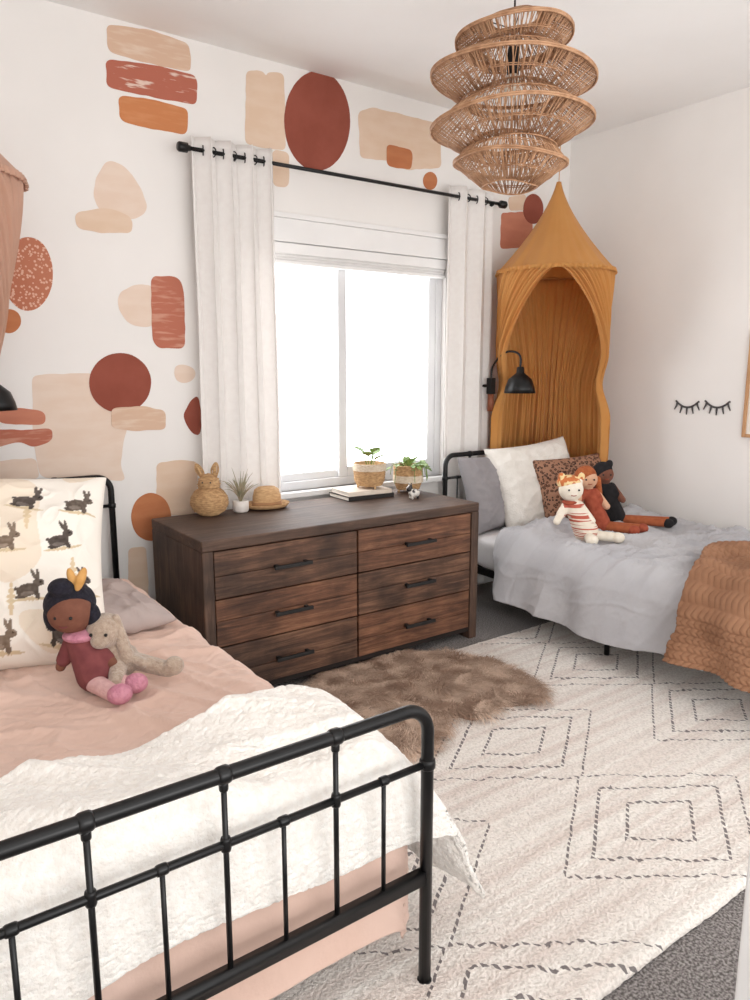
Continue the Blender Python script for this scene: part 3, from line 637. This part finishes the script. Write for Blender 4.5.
bp_=thing("plush_bunny","taupe plush bunny with long floppy ears beside the rag doll","stuffed animal",(bs.x,bs.y,.535))
part("bunny_body",bp_,taupe,[('e',hb,(.050,.047,.050)),('e',hb+back*.034+V((0,0,-.014)),(.027,.025,.023)),('c',hb+V((.010,0,-.045)),bs,.034,.048),('c',bs+cr*.02,bs+cr*.12+V((0,-.02,-.022)),.025,.022),('c',bs+back*.03,bs+back*.10+cr*.02+V((0,0,-.024)),.024,.022),('e',bs+cr*.135+V((0,-.02,-.012)),(.029,.022,.027)),
  ('c',hb+cr*.03+V((0,0,-.06)),hb+cr*.09+V((0,-.02,-.085)),.015,.015)])
for s in (-1,1):
    part("ear",bp_,taupe,[('c',hb+cr*(s*.030)+V((0,0,.036)),hb+cr*(s*.060)+back*.014+V((0,0,-.070)),.013,.022)])
    g=Geo(); g.ell(hb+back*.048+cr*(s*.020)+V((0,0,.006)),.0045); g.obj("eye",blackt,parent=bp_)
cream_f=mat("cream_felt",(244,236,222),(236,226,208),scale=40,rough=1,bump=.3,bscale=120); redf=mat("red_brown_felt",(168,84,60),(148,68,48),scale=40,rough=1); rhair=mat("ginger_yarn",(184,104,60),(158,82,46),scale=60,rough=1,bump=1,bscale=140,bdist=.006)
stripe=mat("rust_striped_knit",(236,224,208),(188,96,78),scale=14,rough=1,stretch=(.2,.2,9),lo=.53,hi=.56,detail=0)
rustleg=mat("rust_felt",(172,96,60),(154,82,50),scale=40,rough=1); bl=mat("black_felt",(34,31,33),(24,22,24),scale=40,rough=1)
def sitdoll(label,seat,hr,body,skinm,dressm,hatm,legm,lean,legs,hair_items,k=1.,lookcat=False):
    seat=V(seat); t=thing("rag_doll",label,"doll",(seat.x,seat.y,seat.z-.045),group="rag dolls on the gray bed")
    hd=seat+V((0,0,body))+lean; ch=hd-V((0,0,hr*1.25))-lean*.15
    items=[('e',hd,(hr,hr*.9,hr*.92)),('c',hd,ch,hr*.4,hr*.4),('c',ch,seat,hr*.55,hr*.75)]
    hands=[ch+(cr*.075+back*.02+V((0,0,-.06)))*k,ch+(-cr*.07+back*.03+V((0,0,-.06)))*k]
    for q,hnd in enumerate(hands): s=1 if q==0 else -1; items.append(('c',ch+cr*(s*.03*k),hnd,.017*k,.015*k))
    if lookcat: items+=[('c',hd+cr*(s*hr*.55)+V((0,0,hr*.6)),hd+cr*(s*hr*.75)+V((0,0,hr*1.25)),.018*k,.006) for s in (-1,1)]
    part("doll_body",t,skinm,items)
    part("dress",t,dressm,[('c',ch-V((0,0,.004)),seat+V((0,0,.0)),hr*.62,hr*.95)]+[('c',ch+cr*(s*.026*k),ch+(cr*(s*.05)+V((0,0,-.035))+back*.01)*k,.02*k,.019*k) for s in (-1,1)])
    for e in legs:
        lg=part("leg",t,legm,[('c',seat+V((0,0,-.015)),seat+V(e),.021*k,.019*k)]); 
        part("shoe",lg,dressm if not lookcat else skinm,[('e',seat+V(e)*1.06,(.027*k,.025*k,.022*k))],.003)
    if hatm: part("hair",t,hatm,[(i[0],hd+V(i[1])*k)+((tuple(x*k for x in i[2]),) if i[0]=='e' else (hd+V(i[2])*k,i[3]*k,i[4]*k)) for i in hair_items])
    for s in (-1,1):
        g=Geo(); g.ell(hd+back*hr*.88+cr*(s*hr*.38)+V((0,0,hr*.08)),.005); g.obj("eye",blackt,parent=t)
    g=Geo(); g.tube([hd+back*hr*.9+cr*(hr*.2*a)+V((0,0,-hr*.32-.003*(1-a*a))) for a in (-1,-.5,0,.5,1)],.002,6); g.obj("mouth",redf,parent=t)
    return t,hd
zs=.555
s1=PY(586,534,2.36); s2=PY(600,524,2.46); s3=PY(616,521,2.52); s1.z=s2.z=s3.z=zs
t,hd=sitdoll("white cat rag doll with orange patterned cap and striped top",s1,.066,.215,cream_f,stripe,None,cream_f,V((-.06,.06,0)),[back*.10+cr*.0+V((0,0,-.02)),back*.05+cr*.14+V((0,0,-.02))],[],k=1.25,lookcat=True)
capm=mat("orange_patterned_cap",(206,120,70),(240,214,160),scale=34,rough=1,lo=.5,hi=.56,detail=1)
part("flower_cap",t,capm,[('e',hd+V((0,.014,.034)),(.066,.060,.040)),('e',hd+cr*.05+V((0,0,.065)),(.020,.016,.022)),('e',hd-cr*.05+V((0,0,.065)),(.020,.016,.022))])
part("scarf",t,redf,[('e',hd+V((0,0,-.066)),(.046,.042,.016))])
sitdoll("ginger haired rag doll in a rust brown dress",s2,.056,.235,mat("peach_felt",(218,174,144),(208,160,128)),redf,rhair,rustleg,V((-.06,.05,0)),[cr*.14+back*.10+V((0,0,-.02)),cr*.20+back*.05+V((0,0,-.02))],
  [('e',tuple(V((0,.012,.012))),(.052,.046,.048)),('c',tuple(cr*.045),tuple(cr*.06+V((0,0,-.09))),.014,.012),('c',tuple(-cr*.045),tuple(-cr*.06+V((0,0,-.09))),.014,.012)],k=1.22)
sitdoll("black haired rag doll in dark dress with rust legs",s3,.054,.235,skin,bl,bl,rustleg,V((-.06,.05,0)),[cr*.24+back*.10+V((0,0,-.02)),cr*.28+back*.04+V((0,0,-.02))],
  [('e',tuple(V((0,.012,.014))),(.05,.044,.046)),('e',tuple(cr*.02+V((0,0,.05))),(.018,.016,.02))],k=1.2)
# ------------------------------------------------ canopies
def canopy(c,zh,za,zb,rh,m,label,face,folds=30,gather=None,olow=82,kend=.46):
    c=V((c[0],c[1],0)); t=thing("bed_canopy",label,"canopy",(c.x,c.y,zb))
    def top(s,tt):
        a=2*pi*s; r=.012+(rh+.012-.012)*(tt**1.6*.75+.25*tt); r*=1+.018*tt*sin(11*a+2*nz(cos(a),sin(a),1))+.012*tt*sin(27*a)+.05*tt*nz(cos(a)*2.5,sin(a)*2.5,tt)*(1-tt)
        return (c.x+r*cos(a),c.y+r*sin(a),za+(zh-.01-za)*tt+.004*sin(7*a)*tt**4)
    g=Geo(); g.grid(top,200,24); g.obj("canopy_top",m,parent=t,solid=.002)
    g=Geo(); g.tube([(c.x+rh*cos(a),c.y+rh*sin(a),zh) for a in [2*pi*k/48 for k in range(48)]],.006,8,closed=True); g.obj("hoop",m,parent=t)
    def val(s,tt):
        a=2*pi*s; r=rh+.010+.004*tt+(.002+.005*tt)*sin(64*a+3*nz(cos(a)*4,sin(a)*4)); return (c.x+r*cos(a),c.y+r*sin(a),zh+.006-(.026+.006*nz(cos(a)*5,sin(a)*5,7))*tt)
    g=Geo(); g.grid(val,520,3); g.obj("valance",m,parent=t,solid=.0015)
    def body(s,tt):
        k=min(1,tt/kend); k=k**.8
        low=max(0,(tt-kend)/(1-kend))
        op=radians(3+(olow-3)*k-10*low)
        side=1-abs(2*s-1)
        a=face+op+(2*pi-2*op)*s
        z=zh-.01+(zb-zh)*tt
        front=max(0,1-side*3.0)
        r=rh*(1-.05*sin(pi*min(1,tt*1.2)))
        pinch=exp(-((tt-kend)/.09)**2)*front
        r=r*(1-.14*pinch)
        if gather: r=r*(1-gather*min(1,(tt*1.3))**1.2)
        n1=nz(s*7,tt*.7,3); n2=nz(s*23,tt*1.2,8)
        am=(.011+.026*tt)*(1-.4*pinch)
        r+=am*(.40*sin(folds*2*pi*s+5*n1)+.35*sin(folds*.53*2*pi*s+4*n2+2*tt)+.6*sin(folds*2.3*2*pi*s+6*n1-2*tt)*(.4+front))+.012*nz(s*30,tt*4,5)*tt
        r=min(r,rh+.025)
        x=c.x+r*cos(a); y=c.y+r*sin(a)
        return (min(x,R-.008-.002*sin(s*60)),min(y,D-.008-.002*sin(s*70)),z)
    g=Geo(); g.grid(body,680,60); g.obj("drape",m,parent=t,solid=.001)
    g=Geo(); g.tube([(c.x,c.y,za-.02),(c.x,c.y,CZ)],.002,6); g.ell((c.x,c.y,CZ-.006),(.012,.012,.006)); g.obj("hanging_cord",m,parent=t)
    return t
def sheer(name,c1,c2,f=.40):
    m=mat(name,c1,c2,scale=6,rough=.95,bump=.2,bscale=18,bdist=.01,sheen=.2)
    nt=m.node_tree; b=nt.nodes["Principled BSDF"]; tr=nt.nodes.new("ShaderNodeBsdfTranslucent"); tr.inputs[0].default_value=lin(c1); mx=nt.nodes.new("ShaderNodeMixShader"); mx.inputs[0].default_value=f
    out=nt.nodes["Material Output"]; nt.links.new(b.outputs[0],mx.inputs[1]); nt.links.new(tr.outputs[0],mx.inputs[2]); nt.links.new(mx.outputs[0],out.inputs[0]); return m
mustm=sheer("mustard_muslin",(232,176,104),(225,166,92))
canopy((3.455,3.0),1.93,2.42,.56,.325,mustm,"mustard yellow muslin bed canopy tied open in the corner",atan2(-3.0,-3.2))
canopy((.27,3.0),2.02,2.5,.62,.335,sheer("peach_muslin",(232,194,172),(224,184,160)),"peach muslin bed canopy gathered over the bunny pillow",atan2(-1,-.2),gather=.7)
# ------------------------------------------------ wall lamps
def sconce(mount,shade,label,k=1.15):
    m=V(mount); s=V(shade); t=thing("wall_lamp",label,"lamp",(m.x,D,m.z),group="black gooseneck wall lamps")
    yo=D-.13
    g=Geo(); g.tube([(m.x,D,m.z),(m.x,D-.006,m.z),(m.x,D-.02,m.z)],[.045,.045,.03],24); g.tube([(m.x,D-.02,m.z),(m.x,yo,m.z)],.009,12); g.box((m.x-.019,yo-.02,m.z-.048),(m.x+.019,yo+.02,m.z+.048)); g.obj("wall_plate",blackm,parent=t,bevel=.003)
    g=Geo(); g.tube([(m.x,yo,m.z-.048),(m.x,yo,m.z-.15)],.019,18); g.obj("socket_sleeve",mat("walnut_sleeve",(150,88,60),(130,72,48),scale=30,rough=.5),parent=t)
    a=V((m.x,yo,m.z+.045)); top=s+V((0,0,.075*k)); mid=a.lerp(top,.45)
    path=chaikin([a,a+V((0,0,.07)),V((mid.x,mid.y,top.z+.10)),top+V((0,0,.085)),top],3,False)
    g=Geo(); g.tube(path,.0065,10); g.obj("arm",blackm,parent=t)
    g=Geo(); g.lathe(sc([(.014,.08),(.018,.075),(.02,.05),(.03,.042),(.058,.018),(.072,-.02),(.078,-.05),(.075,-.05),(.068,-.02),(.054,.012),(0,.03)],k),s,32); sh_=g.obj("lamp_shade",blackm,parent=t)
    g=Geo(); g.ell(s+V((0,0,-.018)),(.026,.026,.03)); g.obj("bulb",mat("frosted_bulb",(245,240,228),(238,232,220),rough=.3),parent=sh_)
mt=PY(491,386,D-.13); s_=PY(520,383,D-.36); sconce(mt,s_,"black gooseneck wall lamp beside the mustard canopy")
s_=PY(-6,397,D-.22); sconce((s_.x-.10,D,s_.z),s_,"black gooseneck wall lamp above the iron headboard",1.)
# ------------------------------------------------ eyelashes + picture
for (ua,ub,v0) in ((676,699,401),(705,730,401)):
    A=PX(ua,v0,R-.006); B=PX(ub,v0,R-.006); c=(A+B)/2; w=abs(A.y-B.y)/2
    ay=lambda k: .036*(1-k*k)
    g=Geo(); g.tube([V((R-.006,c.y+w*k,c.z-ay(k))) for k in [i/10-1 for i in range(21)]],.0055,8)
    for k in (-.85,-.45,0,.45,.85):
        p=V((R-.006,c.y+w*k,c.z-ay(k))); d=V((0,k*.35,-1)).normalized(); g.tube([p,p+d*.018,p+d*.042+V((0,k*.006,0))],[.0055,.005,.003],8)
    o=g.obj("eyelash_wall_decor",mat("charcoal_metal",(78,74,74),(66,62,62),rough=.6),base=c); tag(o,"charcoal closed eyelash cutout hung on the white wall","wall decor",group="pair of eyelash cutouts")
A=PX(742,437,R-.01); B=PX(749,331,R-.01)
pf=thing("picture_frame","pale wood picture frame on the white wall","picture frame",(R,A.y-.2,A.z))
y1=A.y; y0=A.y-.42; z0=A.z; z1=B.z; oakm=mat("pale_oak_frame",(204,158,116),(184,138,98),scale=20,rough=.6,stretch=(1,1,.2))
g=Geo()
for a,b in (((R-.02,y0,z0),(R,y0+.018,z1)),((R-.02,y1-.018,z0),(R,y1,z1)),((R-.02,y0+.018,z0),(R,y1-.018,z0+.018)),((R-.02,y0+.018,z1-.018),(R,y1-.018,z1))): g.box(a,b)
g.obj("frame",oakm,parent=pf,smooth=False,bevel=.002)
g=Geo(); g.box((R-.010,y0+.018,z0+.018),(R-.001,y1-.018,z1-.018)); g.obj("print",mat("cream_paper",(240,234,226),(234,226,216)),parent=pf,smooth=False)
# ------------------------------------------------ pendant
d_=ray(512,100); lc=V((d_.x*2.75,d_.y*2.75,0))
pn=thing("pendant_lamp","tiered woven rattan pendant lamp hanging from the ceiling","lamp",(lc.x,lc.y,2.05))
rat=mat("rattan",(208,164,128),(172,128,94),scale=30,rough=.65,bump=.2,bscale=80)
tiers=[[(.085,2.638),(.213,2.570),(.135,2.505)],[(.125,2.540),(.303,2.434),(.185,2.350)],[(.165,2.372),(.302,2.270),(.170,2.185)],[(.150,2.212),(.213,2.137),(.105,2.053)]]
for ti,T_ in enumerate(tiers):
    g=Geo(); N_=230; tilt=(.06,-.05,.05,-.04)[ti]; ph=(1.,.6,1.4,.8)[ti]
    def tp(r,z,a): return (lc.x+r*cos(a),lc.y+r*sin(a),z+tilt*r*cos(a+ph)+.004*sin(3*a+ti))
    for k in range(N_):
        a0=2*pi*k/N_; P=[]; sk_=.06*sin(k*1.7)
        for j in range(2):
            (ra,za_),(rb,zb_)=T_[j],T_[j+1]
            for q in range(3):
                f=q/2
                if j==1 and q==0: continue
                P.append(tp(ra+(rb-ra)*f,za_+(zb_-za_)*f,a0+sk_*(f+j)))
        g.tube(P,.0018,4)
    for (r,z),w in zip(T_,(.003,.0038,.003)): 
        for dz in (-.0035,.0035) if w>.0035 else (0,): g.tube([tp(r,z+dz,2*pi*q/60) for q in range(60)],w,6,closed=True)
    for j in range(2):
        f=.5; r=T_[j][0]*(1-f)+T_[j+1][0]*f; z=T_[j][1]*(1-f)+T_[j+1][1]*f
        for dz in (-.003,.003): g.tube([tp(r,z+dz,2*pi*q/60) for q in range(60)],.0018,4,closed=True)
    g.obj("shade_tier",rat,parent=pn)
g=Geo(); g.tube([(lc.x,lc.y,2.52),(lc.x,lc.y,CZ)],.0035,8); g.obj("cord",blackt,parent=pn)
g=Geo(); g.lathe([(0,0),(.055,0),(.06,-.012),(.05,-.028),(0,-.03)][::-1],(lc.x,lc.y,CZ),30); g.obj("ceiling_rose",blackt,parent=pn)
g=Geo(); g.lathe([(0,.12),(.02,.118),(.024,.08),(.022,.03),(0,.028)],(lc.x,lc.y,2.42),20); g.obj("socket",blackt,parent=pn)
g=Geo(); g.ell((lc.x,lc.y,2.41),(.034,.034,.042)); g.obj("bulb",mat("frosted_bulb",(1,1,1)),parent=pn)
for k in range(3):
    g=Geo(); a=2*pi*k/3; g.tube([(lc.x,lc.y,2.60),(lc.x+.085*cos(a),lc.y+.085*sin(a),2.638)],.002,5); g.obj("support_wire",blackt,parent=pn)
# ------------------------------------------------ rug
rx0,rx1,ry0,ry1=.50,3.10,.85,2.57
rm=bpy.data.materials.new("diamond_wool_rug"); rm.use_nodes=True; nt=rm.node_tree; N=nt.nodes; L=nt.links; b=N["Principled BSDF"]; b.inputs["Roughness"].default_value=1
tc=N.new("ShaderNodeTexCoord"); wn=N.new("ShaderNodeTexNoise"); wn.inputs["Scale"].default_value=18; wn.inputs["Detail"].default_value=3; L.new(tc.outputs["Object"],wn.inputs[0])
def m_(op,a,b_=None,c_=None):
    n=N.new("ShaderNodeMath"); n.operation=op
    for i,x in enumerate((a,b_,c_)):
        if x is None: continue
        if isinstance(x,(int,float)): n.inputs[i].default_value=x
        else: L.new(x,n.inputs[i])
    return n.outputs[0]
sp=N.new("ShaderNodeSeparateXYZ"); L.new(tc.outputs["Object"],sp.inputs[0])
wob=m_('MULTIPLY',m_('SUBTRACT',wn.outputs["Fac"],.5),.042)
x=m_('ADD',sp.outputs[0],wob); y=m_('ADD',sp.outputs[1],wob)
PXX,PYY=.86,.60
kx=m_('FLOOR',m_('ADD',m_('DIVIDE',m_('SUBTRACT',x,1.9),PXX),.5))
fx=m_('SUBTRACT',m_('SUBTRACT',x,1.9),m_('MULTIPLY',kx,PXX))
yy=m_('ADD',m_('DIVIDE',m_('SUBTRACT',y,1.15),PYY),m_('MULTIPLY',kx,.5))
fy=m_('MULTIPLY',m_('SUBTRACT',yy,m_('FLOOR',m_('ADD',yy,.5))),PYY)
dd=m_('ADD',m_('DIVIDE',m_('ABSOLUTE',fx),.43),m_('DIVIDE',m_('ABSOLUTE',fy),.30))
def ring(v,w): return m_('LESS_THAN',m_('ABSOLUTE',m_('SUBTRACT',dd,v)),w)
rg=m_('MAXIMUM',m_('MAXIMUM',ring(.38,.020),ring(.74,.020)),ring(1.02,.015))
dash=m_('LESS_THAN',m_('FRACT',m_('MULTIPLY',fx,46)),.64)
msk=m_('MULTIPLY',rg,dash)
st_=N.new("ShaderNodeTexNoise"); st_.inputs["Scale"].default_value=1; st_.inputs["Detail"].default_value=3
mp=N.new("ShaderNodeMapping"); mp.inputs["Scale"].default_value=(.5,20,1); L.new(tc.outputs["Object"],mp.inputs[0]); L.new(mp.outputs[0],st_.inputs[0])
rp=N.new("ShaderNodeValToRGB"); rp.color_ramp.elements[0].position=.42; rp.color_ramp.elements[0].color=lin((250,244,237)); rp.color_ramp.elements[1].position=.66; rp.color_ramp.elements[1].color=lin((234,221,213)); L.new(st_.outputs["Fac"],rp.inputs[0])
fn=N.new("ShaderNodeTexNoise"); fn.inputs["Scale"].default_value=120; fn.inputs["Detail"].default_value=4; L.new(tc.outputs["Object"],fn.inputs[0])
fr_=N.new("ShaderNodeValToRGB"); fr_.color_ramp.elements[0].position=.3; fr_.color_ramp.elements[0].color=(.76,.75,.74,1); fr_.color_ramp.elements[1].position=.58; fr_.color_ramp.elements[1].color=(1,1,1,1); L.new(fn.outputs["Fac"],fr_.inputs[0])
ml=N.new("ShaderNodeMix"); ml.data_type='RGBA'; ml.blend_type='MULTIPLY'; ml.inputs[0].default_value=1; L.new(rp.outputs[0],ml.inputs[6]); L.new(fr_.outputs[0],ml.inputs[7])
mx=N.new("ShaderNodeMix"); mx.data_type='RGBA'; L.new(m_('MULTIPLY',msk,.84),mx.inputs[0]); L.new(ml.outputs[2],mx.inputs[6]); mx.inputs[7].default_value=lin((92,84,86)); L.new(mx.outputs[2],b.inputs["Base Color"])
bp=N.new("ShaderNodeBump"); bp.inputs["Strength"].default_value=.8; bp.inputs["Distance"].default_value=.012; L.new(fn.outputs["Fac"],bp.inputs["Height"]); L.new(bp.outputs[0],b.inputs["Normal"])
g=Geo()
def rf(s,t):
    x=rx0+(rx1-rx0)*s; y=ry0+(ry1-ry0)*t
    e=min(s,1-s,t*.7,(1-t)*.7)
    return (x,y+(.008*nz(x*5,2)+.004*nz(x*40,2) if t in (0,1) else 0),.004+.014*min(1,e/.006)+.003*nz(x*4,y*4,1)+.002*nz(x*30,y*30,4))
g.grid(rf,260,170)
tag(g.obj("area_rug",rm,base=(0,0,0),solid=.003),"cream wool area rug with dashed charcoal diamonds on gray carpet","rug")
# ------------------------------------------------ sheepskin
poly=[(278,706),(315,686),(345,670),(372,668),(395,655),(425,658),(440,652),(465,660),(492,662),(520,677),(549,698),(520,706),(495,704),(484,722),(452,714),(440,728),(430,748),(400,757),(384,744),(352,740),(328,730),(300,726)]
pw=chaikin([PZ(u,v,.03) for u,v in poly],2)
px=np.array([p.x for p in pw]); py=np.array([p.y for p in pw])
def inside(x,y):
    c=False; n=len(px); j=n-1
    for i in range(n):
        if (py[i]>y)!=(py[j]>y) and x<(px[j]-px[i])*(y-py[i])/(py[j]-py[i])+px[i]: c=not c
        j=i
    return c
cxx,cyy=px.mean(),py.mean()
sk=thing("sheepskin_rug","shaggy brown sheepskin lying on the cream rug","rug",(cxx,cyy,.02))
g=Geo(); n=len(pw); rings=[(.95,.020),(.92,.026),(.85,.030),(.6,.032),(.25,.033)]
vs=[(cxx+(p.x-cxx)*k,cyy+(p.y-cyy)*k,z) for k,z in rings for p in pw]; fs=[(i*n+j,i*n+(j+1)%n,(i+1)*n+(j+1)%n,(i+1)*n+j) for i in range(len(rings)-1) for j in range(n)]
fs.append(tuple(range((len(rings)-1)*n,len(rings)*n))); g.add(vs,fs); g.obj("hide",mat("brown_hide",(140,112,96),(124,98,82),rough=1),parent=sk)
rng=random.Random(5); vs=[];fs=[];cs=[]; cnt=0
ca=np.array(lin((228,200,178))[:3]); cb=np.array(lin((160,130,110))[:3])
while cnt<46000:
    x=rng.uniform(px.min(),px.max()); y=rng.uniform(py.min(),py.max())
    if not inside(x,y): continue
    cnt+=1; cl=noise.noise(Vector((x*7,y*7,2))); a=7*cl+rng.uniform(-.35,.35)
    if rng.random()<.25: a=atan2(y-cyy,x-cxx)+rng.uniform(-.6,.6)
    l=rng.uniform(.04,.10); w=rng.uniform(.0009,.0017); dx,dy=cos(a),sin(a); o=len(vs); hh=.010*noise.noise(Vector((x*12,y*12,7)))
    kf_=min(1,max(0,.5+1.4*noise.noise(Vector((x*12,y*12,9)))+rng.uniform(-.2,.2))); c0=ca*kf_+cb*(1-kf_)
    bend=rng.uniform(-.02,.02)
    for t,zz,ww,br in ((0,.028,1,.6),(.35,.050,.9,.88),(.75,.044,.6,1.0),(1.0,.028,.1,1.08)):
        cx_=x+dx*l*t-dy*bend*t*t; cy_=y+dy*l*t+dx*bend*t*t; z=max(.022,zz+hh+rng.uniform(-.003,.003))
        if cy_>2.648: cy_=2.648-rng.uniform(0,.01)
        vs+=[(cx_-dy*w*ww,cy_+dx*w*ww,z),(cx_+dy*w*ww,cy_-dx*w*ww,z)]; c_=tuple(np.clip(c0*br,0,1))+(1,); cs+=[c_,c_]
    fs+=[(o,o+1,o+3,o+2),(o+2,o+3,o+5,o+4),(o+4,o+5,o+7,o+6)]
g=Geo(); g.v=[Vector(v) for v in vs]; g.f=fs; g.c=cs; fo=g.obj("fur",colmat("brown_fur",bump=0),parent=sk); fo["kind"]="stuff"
# ------------------------------------------------ light: open sky light from the doorway side, plus an added fill light
w=bpy.data.worlds.new("world"); S.world=w; w.use_nodes=True; bg=w.node_tree.nodes["Background"]; bg.inputs[0].default_value=(1,.985,.972,1); bg.inputs[1].default_value=1.85
l=bpy.data.lights.new("added_ceiling_fill",'AREA'); l.shape='RECTANGLE'; l.size=1.6; l.size_y=.8; l.energy=34; l.color=(1,.985,.97); o=bpy.data.objects.new("added_ceiling_fill",l); COL.objects.link(o)  # unseen area light added behind the camera to brighten the ceiling
o.location=(1.0,-.9,1.2); o.rotation_euler=Vector((.35,1,1.0)).to_track_quat('-Z','Y').to_euler()
